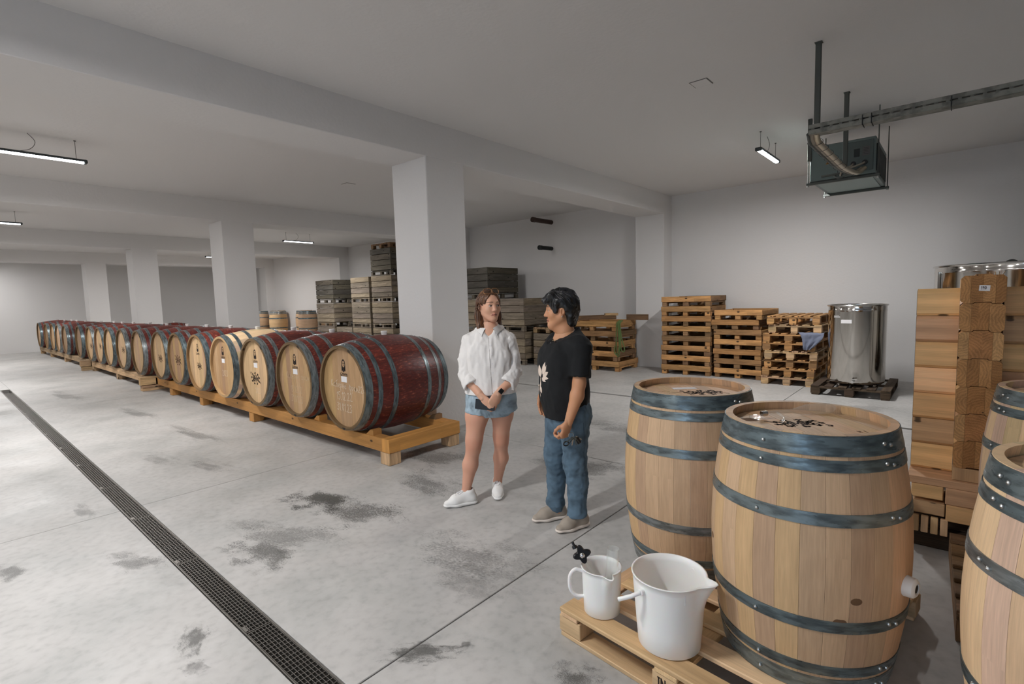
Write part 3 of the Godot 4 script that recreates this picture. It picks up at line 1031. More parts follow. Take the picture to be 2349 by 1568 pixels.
func upright_barrel(at: Vector3, turn: float, label: String, group: String, mats: Array, detail: bool) -> Node3D:
	var t := thing("oak_barrel", label, "barrel", at + Vector3(0, 0.475, 0), turn, group)
	make_barrel(t, 0.95, 0.352, 0.2975, 28, detail, mats, mats, [[0.002, 0.07], [0.083, 0.123], [0.262, 0.306]], 0, false)
	return t

func build_back_barrels() -> void:
	var st := thing("timber_stand", "low timber platform under the pale upright barrels in the back corner", "stand", Vector3(-20.9, 0, -9.85))
	for z in [-0.55, 0.0, 0.55]:
		board("bearer", st, 0, 5.4, 0.24, 0.12, Vector3(0, 0.12, z), M.tan[0])
	for k in 9:
		board("deck_plank", st, 0, 5.4, 0.12, 0.13, Vector3(0, 0.30, -0.6 + 0.15 * k), M.tan[k % 6])
	var p := [[-23.35, -9.82], [-22.6, -10.25], [-20.75, -9.42], [-20.1, -10.2], [-18.72, -9.62], [-18.45, -10.33]]
	var lab := ["pale upright barrel in the back corner, half hidden by the second column", "pale upright barrel in the back corner, tucked behind its front neighbour", "pale upright barrel in the back corner standing in front of the others",
		"pale upright barrel in the middle of the back corner group", "pale upright barrel in the back corner with bright hoop glints, beside the crates", "pale upright barrel in the back corner, showing only between its neighbour and the crates"]
	for k in 6:
		upright_barrel(Vector3(p[k][0], 0.36, p[k][1]), k * 0.9, lab[k], "pale upright barrels in the back corner", M.oak, false)

# ------------------------------------------------------------------ pallets
# deck pallet: boards along local z, front face towards +z; w across x, d along z
func pallet(label: String, group: String, at: Vector3, turn: float, w: float, d: float, mats: Array, nb := 6, h := 0.144, bottom := true, called := "pallet") -> Node3D:
	var t := thing(called, label, "pallet", at, turn, group)
	var tb := 0.021
	for k in nb:
		var x := lerpf(-w / 2 + 0.055, w / 2 - 0.055, float(k) / (nb - 1))
		board("top_board", t, 2, d, tb, minf(0.11, w / nb * 0.72), Vector3(x, h - tb / 2, rng.randf_range(-0.006, 0.006)), pick(mats))
	for k in 3:
		var z := lerpf(-d / 2 + 0.055, d / 2 - 0.055, k / 2.0)
		board("cross_board", t, 0, w, tb, 0.11, Vector3(0, h - tb * 1.5 - 0.001, z), pick(mats))
		for j in 3:
			var x2 := lerpf(-w / 2 + 0.06, w / 2 - 0.06, j / 2.0)
			var y0 := tb if bottom else 0.0
			var hh := h - 2 * tb - y0 - 0.002
			board("block", t, 0, 0.115 + rng.randf_range(-0.01, 0.01), hh, 0.11, Vector3(x2, y0 + hh / 2, z), pick(mats), 0.004)
	if bottom:
		for j in 3:
			var x3 := lerpf(-w / 2 + 0.06, w / 2 - 0.06, j / 2.0)
			board("bottom_board", t, 2, d, tb, 0.1, Vector3(x3, tb / 2, 0), pick(mats))
	return t

# heavy pallet whose sides are planks on edge over blocks
func heavy_pallet(label: String, group: String, at: Vector3, turn: float, w: float, d: float, h: float, mats: Array, front: Material) -> Node3D:
	var t := thing("heavy_pallet", label, "pallet", at, turn, group)
	var ph := h * 0.54
	board("side_plank", t, 0, w, ph, 0.035, Vector3(0, h - ph / 2 - 0.002, d / 2 - 0.018), front, 0.005)
	board("side_plank", t, 0, w, ph, 0.035, Vector3(0, h - ph / 2 - 0.002, -d / 2 + 0.018), pick(mats), 0.005)
	for s in [-1, 1]:
		board("end_plank", t, 2, d - 0.074, ph * 0.9, 0.03, Vector3(s * (w / 2 - 0.02), h - ph / 2 - 0.004, 0), pick(mats), 0.005)
	for k in 5:
		board("deck_board", t, 2, d - 0.076, 0.02, 0.12, Vector3(lerpf(-w / 2 + 0.12, w / 2 - 0.12, k / 4.0), h - ph + 0.0105, 0), pick(mats))
	for j in 3:
		for z in [-1, 1]:
			var x := lerpf(-w / 2 + 0.055, w / 2 - 0.055, j / 2.0)
			board("block", t, 0, 0.1 + rng.randf_range(-0.012, 0.012), h - ph - 0.003, 0.12, Vector3(x, (h - ph) / 2 - 0.001, z * (d / 2 - 0.075 + rng.randf_range(-0.01, 0.01))), pick(mats), 0.006)
		board("skid", t, 2, d - 0.3, 0.03, 0.08, Vector3(lerpf(-w / 2 + 0.055, w / 2 - 0.055, j / 2.0), h - ph - 0.018, 0), pick(mats))
	return t

func build_pallets() -> void:
	var g := "pallets stacked along the back wall"
	# tall stack beside the pier
	var n := 8
	for k in n:
		var f: Material = M.orange[k % 6] if k != 3 else M.aged[1]
		var lab: String = "top heavy pallet of the tallest stack, beside the wall pier" if k == n - 1 else ("bottom heavy pallet of the tallest stack, on the floor beside the pier" if k == 0 else "%s heavy pallet from the floor in the tallest stack" % ORD[k])
		if k == 3:
			lab = "greyish heavy pallet in the middle of the tallest stack, fourth from the floor"
		heavy_pallet(lab, g, Vector3(-3.96 + rng.randf_range(-0.012, 0.012), 0.19 * k, -10.09 + rng.randf_range(-0.015, 0.015)), deg_to_rad(3.0 + rng.randf_range(-1, 1)), 0.95, 0.98, 0.19, M.aged if k % 3 else M.orange, f)
	# middle stack, one layer pushed to the left
	n = 7
	for k in n:
		var lab2: String = "top heavy pallet of the middle stack with an orange front plank" if k == n - 1 else ("bottom heavy pallet of the middle stack, on the floor" if k == 0 else "%s heavy pallet from the floor in the middle stack" % ORD[k])
		if k == 5:
			lab2 = "heavy pallet pushed out to the left, second from the top of the middle stack"
		heavy_pallet(lab2, g, Vector3(-2.97 - (0.05 if k == 5 else 0.0) + rng.randf_range(-0.01, 0.01), 0.179 * k, -10.12 + rng.randf_range(-0.015, 0.015)), deg_to_rad(-2.0), 0.84, 0.96, 0.179, M.aged if k % 2 else M.orange, M.orange[(k * 2 + 1) % 6])
	# stack of deck pallets
	n = 8
	for k in n:
		var lab3: String = "top deck pallet of the right stack, its boards seen from below the edge" if k == n - 1 else ("bottom deck pallet of the right stack, on the floor near the tank" if k == 0 else "%s deck pallet from the floor in the right stack" % ORD[k])
		if k == 5:
			lab3 = "deck pallet with the grey rag over its edge, third from the right stack's top"
		var sh := lerpf(0.0, 0.13, k / 7.0)
		pallet(lab3, g, Vector3(-2.1 + sh * 0.55 + rng.randf_range(-0.02, 0.02) + (0.06 if k == 6 else 0.0), 0.1455 * k, -9.93 + rng.randf_range(-0.02, 0.02)), deg_to_rad(rng.randf_range(-2, 2)), 0.79, 1.2, M.tan if k % 3 == 0 else M.orange, 5 + k % 2)
	# rag over the front edge
	var m := MB.new()
	var pts := []
	var nr := []
	var uv := []
	var nn := noise(4.0, 5, 2)
	for r in 15:
		for q in 11:
			var v := r / 14.0
			var u := q / 10.0 - 0.5
			var half := lerpf(0.20, 0.05, pow(v, 1.4))
			var z := 0.0
			var y := 0.0
			if v < 0.25:
				z = -0.16 + v * 0.64
				y = 0.012
			else:
				z = 0.012 + 0.02 * nn.get_noise_2d(u * 3.0, v)
				y = 0.012 - (v - 0.25) * 0.37
			pts.append(Vector3(u * 2.0 * half + 0.03 * v + 0.05 * sin(v * 4.0), y + 0.012 * nn.get_noise_2d(u * 4.0, v * 2.0 + 5.0), z + 0.022 * sin(u * 16.0 + v * 2.0) * v))
			nr.append(Vector3(0, 0.3, 1).normalized())
			uv.append(Vector2(u, v))
	m.sheet(pts, nr, uv, 15, 11)
	var st := SurfaceTool.new()
	st.create_from(m.mesh(), 0)
	st.generate_normals()
	tag(obj("rag", st.commit(), M.rag, null, Vector3(-1.79, 0.1455 * 6 + 0.004, -9.305)), "grey blue cloth rag hanging over the edge of the right pallet stack", "cloth")
	for d in [[Vector3(-1.98, 0.1455 * 7 + 0.06, -9.325), 0.1], [Vector3(-2.3, 0.1455 * 2 + 0.09, -9.325), 0.0]]:
		pass
	# broken stack by the crates with thick planks
	var g2 := "broken heavy pallets beside the crates"
	for k in 5:
		var lab4: String = ["bottom heavy pallet of the broken stack between crates and pier", "second heavy pallet of the broken stack", "third heavy pallet of the broken stack", "fourth heavy pallet of the broken stack", "top heavy pallet of the broken stack, under the loose planks"][k]
		heavy_pallet(lab4, g2, Vector3(-5.86 + [0.05, 0.0, -0.01, 0.01, -0.0][k], 0.209 * k, -9.72 - 0.02 * (k % 2)), deg_to_rad([0.0, 0.6, -0.5, 0.4, 0.0][k]), 1.2, 0.86, 0.209, M.aged if k % 2 else M.orange, M.orange[k])
	var lp := [[Vector3(-5.95, 1.112, -9.50), 1.15, 0.1, 0.03, 0.06, "long weathered plank lying on top of the broken pallet stack"], [Vector3(-5.5, 1.181, -9.52), 0.28, 0.05, 0.1, 0.0, "short wooden offcut on top of the loose plank"], [Vector3(-5.12, 1.10, -9.95), 0.5, 0.14, 0.035, 0.0, "dark end board standing on the broken pallet stack next to the pier"]]
	for q in lp:
		var o := board("loose_plank", null, 0, q[1], q[2] if q[2] < 0.12 else 0.12, q[3], q[0], M.aged[2] if q[2] > 0.06 else M.tan[2])
		o.rotation.z = q[4] * 0.6
		tag(o, q[5], "plank", "loose planks on the broken stack")
	# rope
	var ro := thing("green_rope", "green rope hanging in loops on the broken pallet stack beside the pier", "rope", Vector3(-5.2, 0, -9.265))
	for l in [[Vector3(0.0, 1.06, -0.1), Vector3(0.01, 1.0, 0.02), Vector3(0.03, 0.7, 0.03), Vector3(0.05, 0.42, 0.03), Vector3(0.02, 0.32, 0.03), Vector3(-0.02, 0.36, 0.02), Vector3(-0.03, 0.6, 0.02), Vector3(-0.01, 1.0, 0.03), Vector3(-0.01, 1.06, -0.08)],
			[Vector3(0.05, 1.06, -0.1), Vector3(0.06, 1.0, 0.02), Vector3(0.1, 0.7, 0.03), Vector3(0.16, 0.5, 0.03), Vector3(0.15, 0.43, 0.03), Vector3(0.09, 0.46, 0.03), Vector3(0.07, 0.75, 0.04), Vector3(0.04, 1.0, 0.03)],
			[Vector3(0.02, 1.06, -0.1), Vector3(0.035, 0.98, 0.04), Vector3(0.06, 0.6, 0.05), Vector3(0.0, 0.36, 0.05), Vector3(-0.06, 0.42, 0.04), Vector3(-0.05, 0.55, 0.04)]]:
		obj("rope_loop", tube(smooth_path(l, 40), 0.011, 8), M.rope, ro)

# ------------------------------------------------------------------ crates (bulk bins)
func crate(label: String, group: String, at: Vector3, w: float, d: float, h: float, mats: Array, turn := 0.0) -> Node3D:
	var t := thing("wooden_crate", label, "crate", at, turn, group)
	var base := 0.11
	var bh := (h - base) / 4.0
	for k in 4:
		var y := base + bh * (k + 0.5)
		var hh: float = bh - 0.014 if k > 0 else bh * 0.72
		if k == 0:
			y = base + bh - bh * 0.36 - 0.004
		for s in [-1, 1]:
			board("side_board", t, 0, w - rng.randf_range(0, 0.012), hh, 0.022, Vector3(0, y, s * (d / 2 - 0.011)), pick(mats), 0.003)
			board("end_board", t, 2, d - 0.046, hh, 0.022, Vector3(s * (w / 2 - 0.011), y, 0), pick(mats), 0.003)
	for sx in [-1, 1]:
		for sz in [-1, 1]:
			board("corner_post", t, 1, h - base - 0.02, 0.06, 0.06, Vector3(sx * (w / 2 - 0.054), base + (h - base) / 2, sz * (d / 2 - 0.054)), mats[0])
	for k in 6:
		board("floor_board", t, 2, d - 0.05, 0.02, (w - 0.06) / 6 - 0.006, Vector3(-w / 2 + 0.03 + (w - 0.06) / 6 * (k + 0.5), base + bh * 0.22, 0), mats[k % 6])
	for sz in [-1.0, 0.0, 1.0]:
		board("foot_rail", t, 0, w, 0.02, 0.09, Vector3(0, 0.012, sz * (d / 2 - 0.045)), mats[1])
		board("upper_rail", t, 0, w, 0.022, 0.09, Vector3(0, base + 0.004, sz * (d / 2 - 0.045)), mats[4])
		for j in 3:
			board("foot_block", t, 0, 0.09, base - 0.032, 0.085, Vector3(lerpf(-w / 2 + 0.05, w / 2 - 0.05, j / 2.0), 0.022 + (base - 0.032) / 2, sz * (d / 2 - 0.045)), mats[2])
	return t

func build_crates() -> void:
	var h := 0.787
	var gl := "grey wooden crates stacked left of the nearest column"
	var lv := ["bottom", "second", "third", "fourth"]
	for k in 3:
		crate("%s crate of the left dark stack, next to the pale upright barrels" % lv[k], gl, Vector3(-16.3 + 0.02 * k, h * k, -9.58), 1.12, 1.16, h - 0.002, M.bin_dark if k == 2 else M.bin)
	crate("single low crate standing between the two groups of tall crate stacks", gl, Vector3(-15.16, 0, -9.6), 0.95, 1.16, h - 0.002, M.bin)
	for k in 3:
		crate("%s crate of the middle stack, left of the four high one" % lv[k], gl, Vector3(-14.1, h * k, -9.58), 1.02, 1.16, h - 0.002, M.bin)
	for k in 4:
		crate("%s crate of the four high stack beside the nearest column" % lv[k], gl, Vector3(-12.98 + 0.015 * k, h * k, -9.58), 1.02, 1.16, h - 0.002, M.bin_dark if k == 3 else M.bin)
	pallet("pallet on top of the four high crate stack under the ceiling", "", Vector3(-12.9, h * 4, -9.55), 0.0, 0.95, 1.1, M.aged, 6)
	var gr := "dark wooden crates behind the two women"
	for k in 3:
		crate("%s crate of the stack half hidden by the nearest column" % lv[k], gr, Vector3(-9.24, h * k, -9.72), 1.06, 1.16, h - 0.002, M.bin_dark if k == 2 else M.bin)
	for k in 2:
		crate("%s crate of the two high stack behind the woman in white" % lv[k], gr, Vector3(-8.11, h * k, -9.72), 1.06, 1.16, h - 0.002, M.bin)
	crate("single crate on the floor behind the woman in black, small pallet on it", gr, Vector3(-6.98, 0, -9.92), 1.0, 1.16, h - 0.04, M.bin)
	pallet("small bright pallet lying on the single crate behind the women", "", Vector3(-7.1, h - 0.04, -9.9), 0.0, 0.86, 1.0, M.tan, 7, 0.13)
	var sh := thing("plastic_sheeting", "crumpled black plastic sheeting on the small bright pallet", "sheet", Vector3(-7.1, h + 0.09, -9.75))
	var m := MB.new()
	var pts := []
	var nr := []
	var uv := []
	var nn := noise(1.0, 12, 4)
	for r in 25:
		for q in 25:
			var u := q / 24.0 - 0.5
			var v := r / 24.0 - 0.5
			var e := maxf(0.0, 1.0 - 4.0 * u * u) * maxf(0.0, 1.0 - 4.0 * v * v)
			pts.append(Vector3(u * 0.74, 0.002 + e * (0.06 + 0.09 * absf(nn.get_noise_2d(u * 7.0, v * 7.0))), v * 0.6))
			nr.append(Vector3.UP)
			uv.append(Vector2(u, v))
	m.sheet(pts, nr, uv, 25, 25)
	var st := SurfaceTool.new()
	st.create_from(m.mesh(), 0)
	st.generate_normals()
	obj("sheet", st.commit(), M.black_plastic, sh)

# ------------------------------------------------------------------ steel tanks
func tank(called: String, label: String, at: Vector3, r: float, h: float, big: bool) -> void:
	var t := thing(called, label, "tank", at)
	obj("shell", lathe_mesh([Vector2(0.001, 0.03), Vector2(r - 0.03, 0.03), Vector2(r - 0.006, 0.05), Vector2(r, 0.08), Vector2(r, h - 0.1), Vector2(r + 0.004, h - 0.085), Vector2(r, h - 0.07), Vector2(r, h - 0.02), Vector2(r - 0.004, h - 0.02), Vector2(r - 0.004, 0.06), Vector2(0.001, 0.05)], 72), M.steel, t)
	obj("rim", lathe_mesh([Vector2(r - 0.004, h - 0.022), Vector2(r + 0.012, h - 0.02), Vector2(r + 0.018, h - 0.008), Vector2(r + 0.012, h + 0.004), Vector2(r - 0.002, h + 0.004), Vector2(r - 0.006, h - 0.006), Vector2(r - 0.004, h - 0.022)], 72), M.steel_rim, t)
	for k in 4:
		obj("foot", cyl(0.03, 0.04, 12), M.steel_rim, t, Vector3(cos(k * PI / 2 + 0.6) * (r - 0.06), 0.02, sin(k * PI / 2 + 0.6) * (r - 0.06)))
	if big:
		obj("lid", lathe_mesh([Vector2(0.001, h - 0.01), Vector2(r * 0.6, h - 0.015), Vector2(r - 0.012, h - 0.04), Vector2(r - 0.012, h - 0.06), Vector2(0.001, h - 0.05)], 64), M.steel, t)
		obj("lid_knob", lathe_mesh([Vector2(0.001, 0), Vector2(0.05, 0), Vector2(0.06, 0.02), Vector2(0.05, 0.05), Vector2(0.02, 0.065), Vector2(0.001, 0.068)], 20), M.galv_dark, t, Vector3(-0.12, h - 0.016, 0.1))
		var a := 2.75
		obj("side_bracket", cbox(0.05, h - 0.15, 0.03, 0.004), M.steel_rim, t, Vector3(cos(a) * (r + 0.016), h / 2, sin(a) * (r + 0.016)), Basis(Vector3.UP, PI / 2 - a))
	else:
		var v := obj("valve", lathe_mesh([Vector2(0.001, 0), Vector2(0.022, 0), Vector2(0.022, 0.02), Vector2(0.014, 0.024), Vector2(0.014, 0.08), Vector2(0.02, 0.084), Vector2(0.02, 0.1), Vector2(0.001, 0.1)], 16), M.steel_rim, t, Vector3(0.02, 0.09, r - 0.004), Basis(Vector3.RIGHT, PI / 2))
		obj("valve_handle", cbox(0.07, 0.012, 0.016, 0.004), M.steel_rim, v, Vector3(0.025, 0.055, -0.03))
		obj("paper_label", cbox(0.14, 0.052, 0.001, 0.0002), M.paper, t, Vector3(-0.085, h - 0.24, r - 0.0085), Basis(Vector3.UP, -0.22))
		obj("engraved_plate", strokes([[Vector2(-0.05, 0), Vector2(0.05, 0)], [Vector2(-0.05, 0.012), Vector2(0.03, 0.012)], [Vector2(-0.05, -0.012), Vector2(0.05, -0.012)]], 0.004), M.paper, t, Vector3(-0.21, h - 0.17, r * 0.835), Basis(Vector3.UP, -0.6))

func build_tanks() -> void:
	pallet("dark pallet under the shiny steel tank", "", Vector3(-1.14, 0, -9.37), 0.0, 0.98, 1.24, M.dark_wood, 6)
	tank("steel_tank", "open topped shiny steel wine tank with a paper label on the dark pallet", Vector3(-1.12, 0.144, -9.18), 0.368, 1.2, false)
	tank("lidded_steel_tank", "large lidded steel tank behind the log wall sample at the right edge", Vector3(0.62, 0.0, -9.0), 0.86, 1.84, true)

# ------------------------------------------------------------------ foreground: barrels, pallet, buckets
func build_foreground() -> void:
	# pallet under the two near barrels: corner at (-1.362, -1.848), turned 7 degrees
	var fp := thing("barrel_pallet", "large pale pallet under the two near upright barrels, buckets and jug on its corner", "pallet", Vector3(-1.362, 0, -1.848), deg_to_rad(-7.0))
	var w := 1.115
	var d := 1.38
	var nb := 8
	for k in nb:
		var z := -0.05 - k * (d - 0.1) / (nb - 1)
		var inset: float = [0.0, 0.03, 0.085, 0.02, 0.0, 0.01, 0.0, 0.0][k]
		board("top_board", fp, 0, w - inset, 0.021, 0.105, Vector3(w / 2 + inset / 2, 0.1335, z), M.pine[k % 6], 0.004)
	for x in [0.055, w / 2, w - 0.055]:
		board("cross_board", fp, 2, d, 0.021, 0.1, Vector3(x, 0.112, -d / 2), pick(M.pine))
		for z in [-0.06, -d / 2, -d + 0.06]:
			board("block", fp, 0, 0.125, 0.078, 0.11, Vector3(x, 0.062, z), pick(M.pine), 0.003)
	for z in [-0.055, -d / 2, -d + 0.055]:
		board("bottom_board", fp, 0, w, 0.021, 0.1, Vector3(w / 2, 0.0108, z), pick(M.pine))
	obj("burnt_letters", strokes(written("IN 19", 0.04, Vector2(-0.045, -0.02)), 0.006), M.ink, fp, Vector3(w / 2 + 0.01, 0.062, -0.0045))
	# near barrels
	var g := "new oak barrels standing upright in the foreground"
	var a := upright_barrel(Vector3(-0.437, 0.1445, -2.279), deg_to_rad(221), "nearest upright oak barrel with a white bung in its side, glass wine thief on top", g, M.oak, true)
	var b := upright_barrel(Vector3(-1.077, 0.1445, -2.701), deg_to_rad(41), "upright oak barrel behind the nearest one on the pale pallet, white sticker on top", g, M.oak, true)
	var p2 := thing("side_pallet", "pallet with short slats under the close oak barrel at the right edge", "pallet", Vector3(0.02, 0, -1.55), deg_to_rad(-4.0))
	for k in 8:
		board("top_board", p2, 0, 1.0, 0.021, 0.11, Vector3(0.5, 0.1335, -0.06 - 0.165 * k), pick(M.pine))
	for x in [0.05, 0.5, 0.95]:
		board("cross_board", p2, 2, 1.27, 0.021, 0.1, Vector3(x, 0.112, -0.635), pick(M.aged))
		board("skid", p2, 2, 1.27, 0.1, 0.1, Vector3(x, 0.0505, -0.635), pick(M.aged))
	var p3 := thing("side_pallet", "dark pallet under the farther oak barrel at the right edge", "pallet", Vector3(0.05, 0, -2.92), deg_to_rad(2.0))
	for k in 6:
		board("top_board", p3, 0, 1.0, 0.021, 0.11, Vector3(0.5, 0.1335, -0.06 - 0.165 * k), pick(M.aged))
	for x in [0.05, 0.5, 0.95]:
		board("cross_board", p3, 2, 0.95, 0.021, 0.1, Vector3(x, 0.112, -0.475), pick(M.aged))
		board("skid", p3, 2, 0.95, 0.1, 0.1, Vector3(x, 0.0505, -0.475), pick(M.aged))
	var c := upright_barrel(Vector3(0.394, 0.1445, -2.063), 1.3, "very close new oak barrel cut off by the right edge of the picture", g, M.oak_pale, true)
	var e := upright_barrel(Vector3(0.47, 0.1445, -3.50), 0.7, "oak barrel between the very close one at the right edge and the log wall", g, M.oak_pale, true)
	# rivets where the hoops overlap, towards the right
	for br in [[a, 24.0, 221.0], [a, 105.0, 221.0], [b, 20.0, 41.0], [c, 150.0, 74.5], [e, 150.0, 40.1]]:
		var node: Node3D = br[0]
		for ch in node.get_children():
			if not String(ch.name).begins_with("hoop"):
				continue
			var bb: AABB = ch.mesh.get_aabb()
			var ym := bb.position.y + bb.size.y / 2
			for q in 2 if br[1] != 105.0 else 1:
				# a turn by T carries a local angle f to the world angle f - T
				var an := deg_to_rad(br[1] + br[2]) + q * 0.11
				var rr := barrel_r(ym, 0.95, 0.352, 0.2975) + 0.004
				var yy := ym + (0.004 if q else -0.004)
				obj("rivet", ball(0.0075, 8), M.rivet, ch, Vector3(rr * cos(an), yy, rr * sin(an)))
	var L := 0.95
	# what is burnt and stuck on the two heads
	make_marks(a, L, false, false, 0.115, [], Vector2(0.02, -0.02))
	var oval := MB.new()
	lathe(oval, [Vector2(0.0001, 0.0004), Vector2(0.026, 0.0004), Vector2(0.03, 0.0)], 24)
	mark(a, L, "brown_knot", oval.mesh(), M.ink_soft, Vector2(0.18, -0.1), 0.0003)
	a.get_node("brown_knot").basis = Basis.from_scale(Vector3(1.25, 1, 0.9))
	mark(a, L, "burnt_letters", strokes(written("I N", 0.02, Vector2.ZERO), 0.003), M.ink_soft, Vector2(-0.15, 0.12))
	make_marks(b, L, false, false, 0.12, [], Vector2(0.06, -0.03))
	var moon := []
	for k in 13:
		var q := lerpf(0.6, 5.2, k / 12.0)
		moon.append(Vector2(0.035 * cos(q), 0.035 * sin(q)))
	for k in 13:
		var q := lerpf(5.2, 0.6, k / 12.0)
		moon.append(Vector2(0.012 + 0.027 * cos(q), 0.004 + 0.027 * sin(q)))
	mark(b, L, "moon_mark", plate([moon], 0.0006), M.ink_soft, Vector2(-0.14, 0.0))
	mark(b, L, "moon_scroll", strokes([[Vector2(0, 0), Vector2(0.04, 0.01), Vector2(0.07, -0.005), Vector2(0.09, 0.012), Vector2(0.11, 0.0)]], 0.004), M.ink_soft, Vector2(-0.11, -0.02))
	mark(b, L, "white_sticker", cbox(0.13, 0.05, 0.0008, 0.0002), M.paper, Vector2(0.0, 0.1), 0.0006)
	# side bung of the nearest barrel
	var th := deg_to_rad(15.5 + 221.0)
	var bd := Vector3(cos(th), 0, sin(th))
	var yb := 0.55 - 0.1445 - 0.475
	var bg := obj("bung", lathe_mesh([Vector2(0.001, -0.03), Vector2(0.026, -0.03), Vector2(0.037, 0.0), Vector2(0.034, 0.026), Vector2(0.026, 0.033), Vector2(0.019, 0.033), Vector2(0.017, 0.02), Vector2(0.001, 0.02)], 28), M.bung, a, bd * (barrel_r(yb, L, 0.352, 0.2975)) + Vector3(0, yb, 0), Basis(Vector3(0, 1, 0).cross(bd).normalized(), bd, Vector3(0, 1, 0).cross(bd).normalized().cross(bd)))
	obj("bung_core", lathe_mesh([Vector2(0.001, 0.0), Vector2(0.016, 0.0), Vector2(0.014, 0.01), Vector2(0.001, 0.012)], 20), M.black, bg, Vector3(0, 0.021, 0))
	# dark knots in the staves of the nearest barrel
	var kn := MB.new()
	lathe(kn, [Vector2(0.0001, 0.0005), Vector2(0.010, 0.0005), Vector2(0.013, 0.0)], 16)
	for kk in [[150.0, 0.58, 1.2], [52.0, 0.53, 1.5], [60.0, 0.45, 1.7]]:
		var ta := deg_to_rad(kk[0] + 221.0)
		var kd := Vector3(cos(ta), 0, sin(ta))
		var yk: float = kk[1] - 0.1445 - 0.475
		var sx := Vector3.UP.cross(kd).normalized()
		obj("knot", kn.mesh(), M.ink_soft, a, kd * (barrel_r(yk, L, 0.352, 0.2975) + 0.0002) + Vector3(0, yk, 0), Basis(sx * kk[2], kd, sx.cross(kd)))
	# wine thief lying on the nearest barrel
	var y0 := 1.0605
	var wt := thing("wine_thief", "clear glass wine thief with a ring grip lying on top of the nearest oak barrel", "pipette", Vector3(-0.63, y0, -2.24))
	var dirv := Vector3(-0.38 + 0.63, 0, -2.54 + 2.24)
	var gp := []
	var gr := []
	for k in 25:
		var f := k / 24.0
		gp.append(dirv * (0.12 + 0.88 * f) + Vector3(0, 0.024, 0))
		gr.append(0.0075 if f < 0.35 else lerpf(0.0075, 0.0235, smoothstep(0.35, 0.62, f)) * (1.0 if f < 0.85 else sqrt(maxf(1.0 - pow((f - 0.85) / 0.16, 2.0), 0.02))))
	obj("glass_tube", tube(gp, gr, 16), M.glass, wt)
	var ring := []
	for k in 21:
		var q := TAU * k / 20.0
		ring.append(dirv * 0.06 + Vector3(0.028 * cos(q), 0.008, 0.022 * sin(q)))
	obj("grip_ring", tube(ring, 0.005, 8, true), M.glass, wt)
	obj("spout_tube", tube(smooth_path([dirv * 0.3 + Vector3(0, 0.02, 0), dirv * 0.32 + Vector3(0.03, 0.012, 0.05), dirv * 0.3 + Vector3(0.04, 0.007, 0.1)], 10), 0.006, 8), M.glass, wt)
	obj("metal_cap", lathe_mesh([Vector2(0.001, -0.012), Vector2(0.011, -0.012), Vector2(0.011, 0.012), Vector2(0.001, 0.012)], 14), M.steel_rim, wt, dirv * 0.14 + Vector3(0, 0.022, 0), Basis(dirv.normalized().cross(Vector3.UP), dirv.normalized(), dirv.normalized().cross(Vector3.UP).cross(dirv.normalized())))
	# white bucket with a spout
	var bk := thing("bucket", "large white plastic bucket with a pouring spout on the pallet corner", "bucket", Vector3(-0.862, 0.1445, -1.937))
	vessel(bk, 0.126, 0.148, 0.305, 0.0, 0.05, 0.35)
	var ang := deg_to_rad(110.0)
	for s in [0.0, PI]:
		var ed := Vector3(cos(ang + s), 0, sin(ang + s))
		obj("handle_ear", cyl(0.014, 0.02, 14), M.white_plastic, bk, ed * 0.15 + Vector3(0, 0.262, 0), Basis(Vector3.UP.cross(ed).normalized(), ed, Vector3.UP.cross(ed).normalized().cross(ed)))
	obj("bail_handle", tube([Vector3(cos(ang), 0, sin(ang)) * 0.158 + Vector3(0, 0.262, 0), Vector3(cos(ang), 0, sin(ang)) * 0.175 + Vector3(-0.02, 0.25, 0.012), Vector3(cos(ang), 0, sin(ang)) * 0.185 + Vector3(-0.065, 0.226, 0.018)], 0.009, 10), M.white_plastic, bk)
	obj("mould_line", cbox(0.002, 0.05, 0.003, 0.0005), M.paper, bk, Vector3(cos(0.72), 0, sin(0.72)) * 0.1455 + Vector3(0, 0.27, 0), Basis(Vector3.UP, -0.72))
	# white jug
	var jg := thing("jug", "smaller white plastic measuring jug with a loop handle beside the bucket", "jug", Vector3(-1.192, 0.1445, -1.947))
	vessel(jg, 0.082, 0.09, 0.215, 0.72, 0.06, 0.3)
	var hd := Vector3(-0.754, 0, 0.657)
	obj("loop_handle", tube(smooth_path([hd * 0.086 + Vector3(0, 0.19, 0), hd * 0.12 + Vector3(0, 0.2, 0), hd * 0.145 + Vector3(0, 0.17, 0), hd * 0.145 + Vector3(0, 0.11, 0), hd * 0.12 + Vector3(0, 0.075, 0), hd * 0.083 + Vector3(0, 0.07, 0)], 24), 0.0085, 8), M.white_plastic, jg)
	# sampling tap with a star knob leaning in the jug
	var tp := thing("sampling_tap", "black star shaped valve knob on a clear rod leaning in the white jug", "valve", Vector3(-1.266, 0.408, -1.9))
	var ad := Vector3(-0.50, 0.76, 0.34).normalized()
	var ax := ad.cross(Vector3(0.754, 0, -0.657)).normalized()
	var tb := Basis(ax, ad, ax.cross(ad)).orthonormalized()
	var face := Basis(Vector3(0.754, 0, -0.657), Vector3(0.2, 0.85, 0.35).normalized(), Vector3(0.657, 0.0, 0.754)).orthonormalized()
	var sm := MB.new()
	var sp := []
	for k in 49:
		var q := TAU * k / 48.0
		sp.append(Vector2(cos(q), sin(q)) * (0.034 + 0.009 * cos(4.0 * q)))
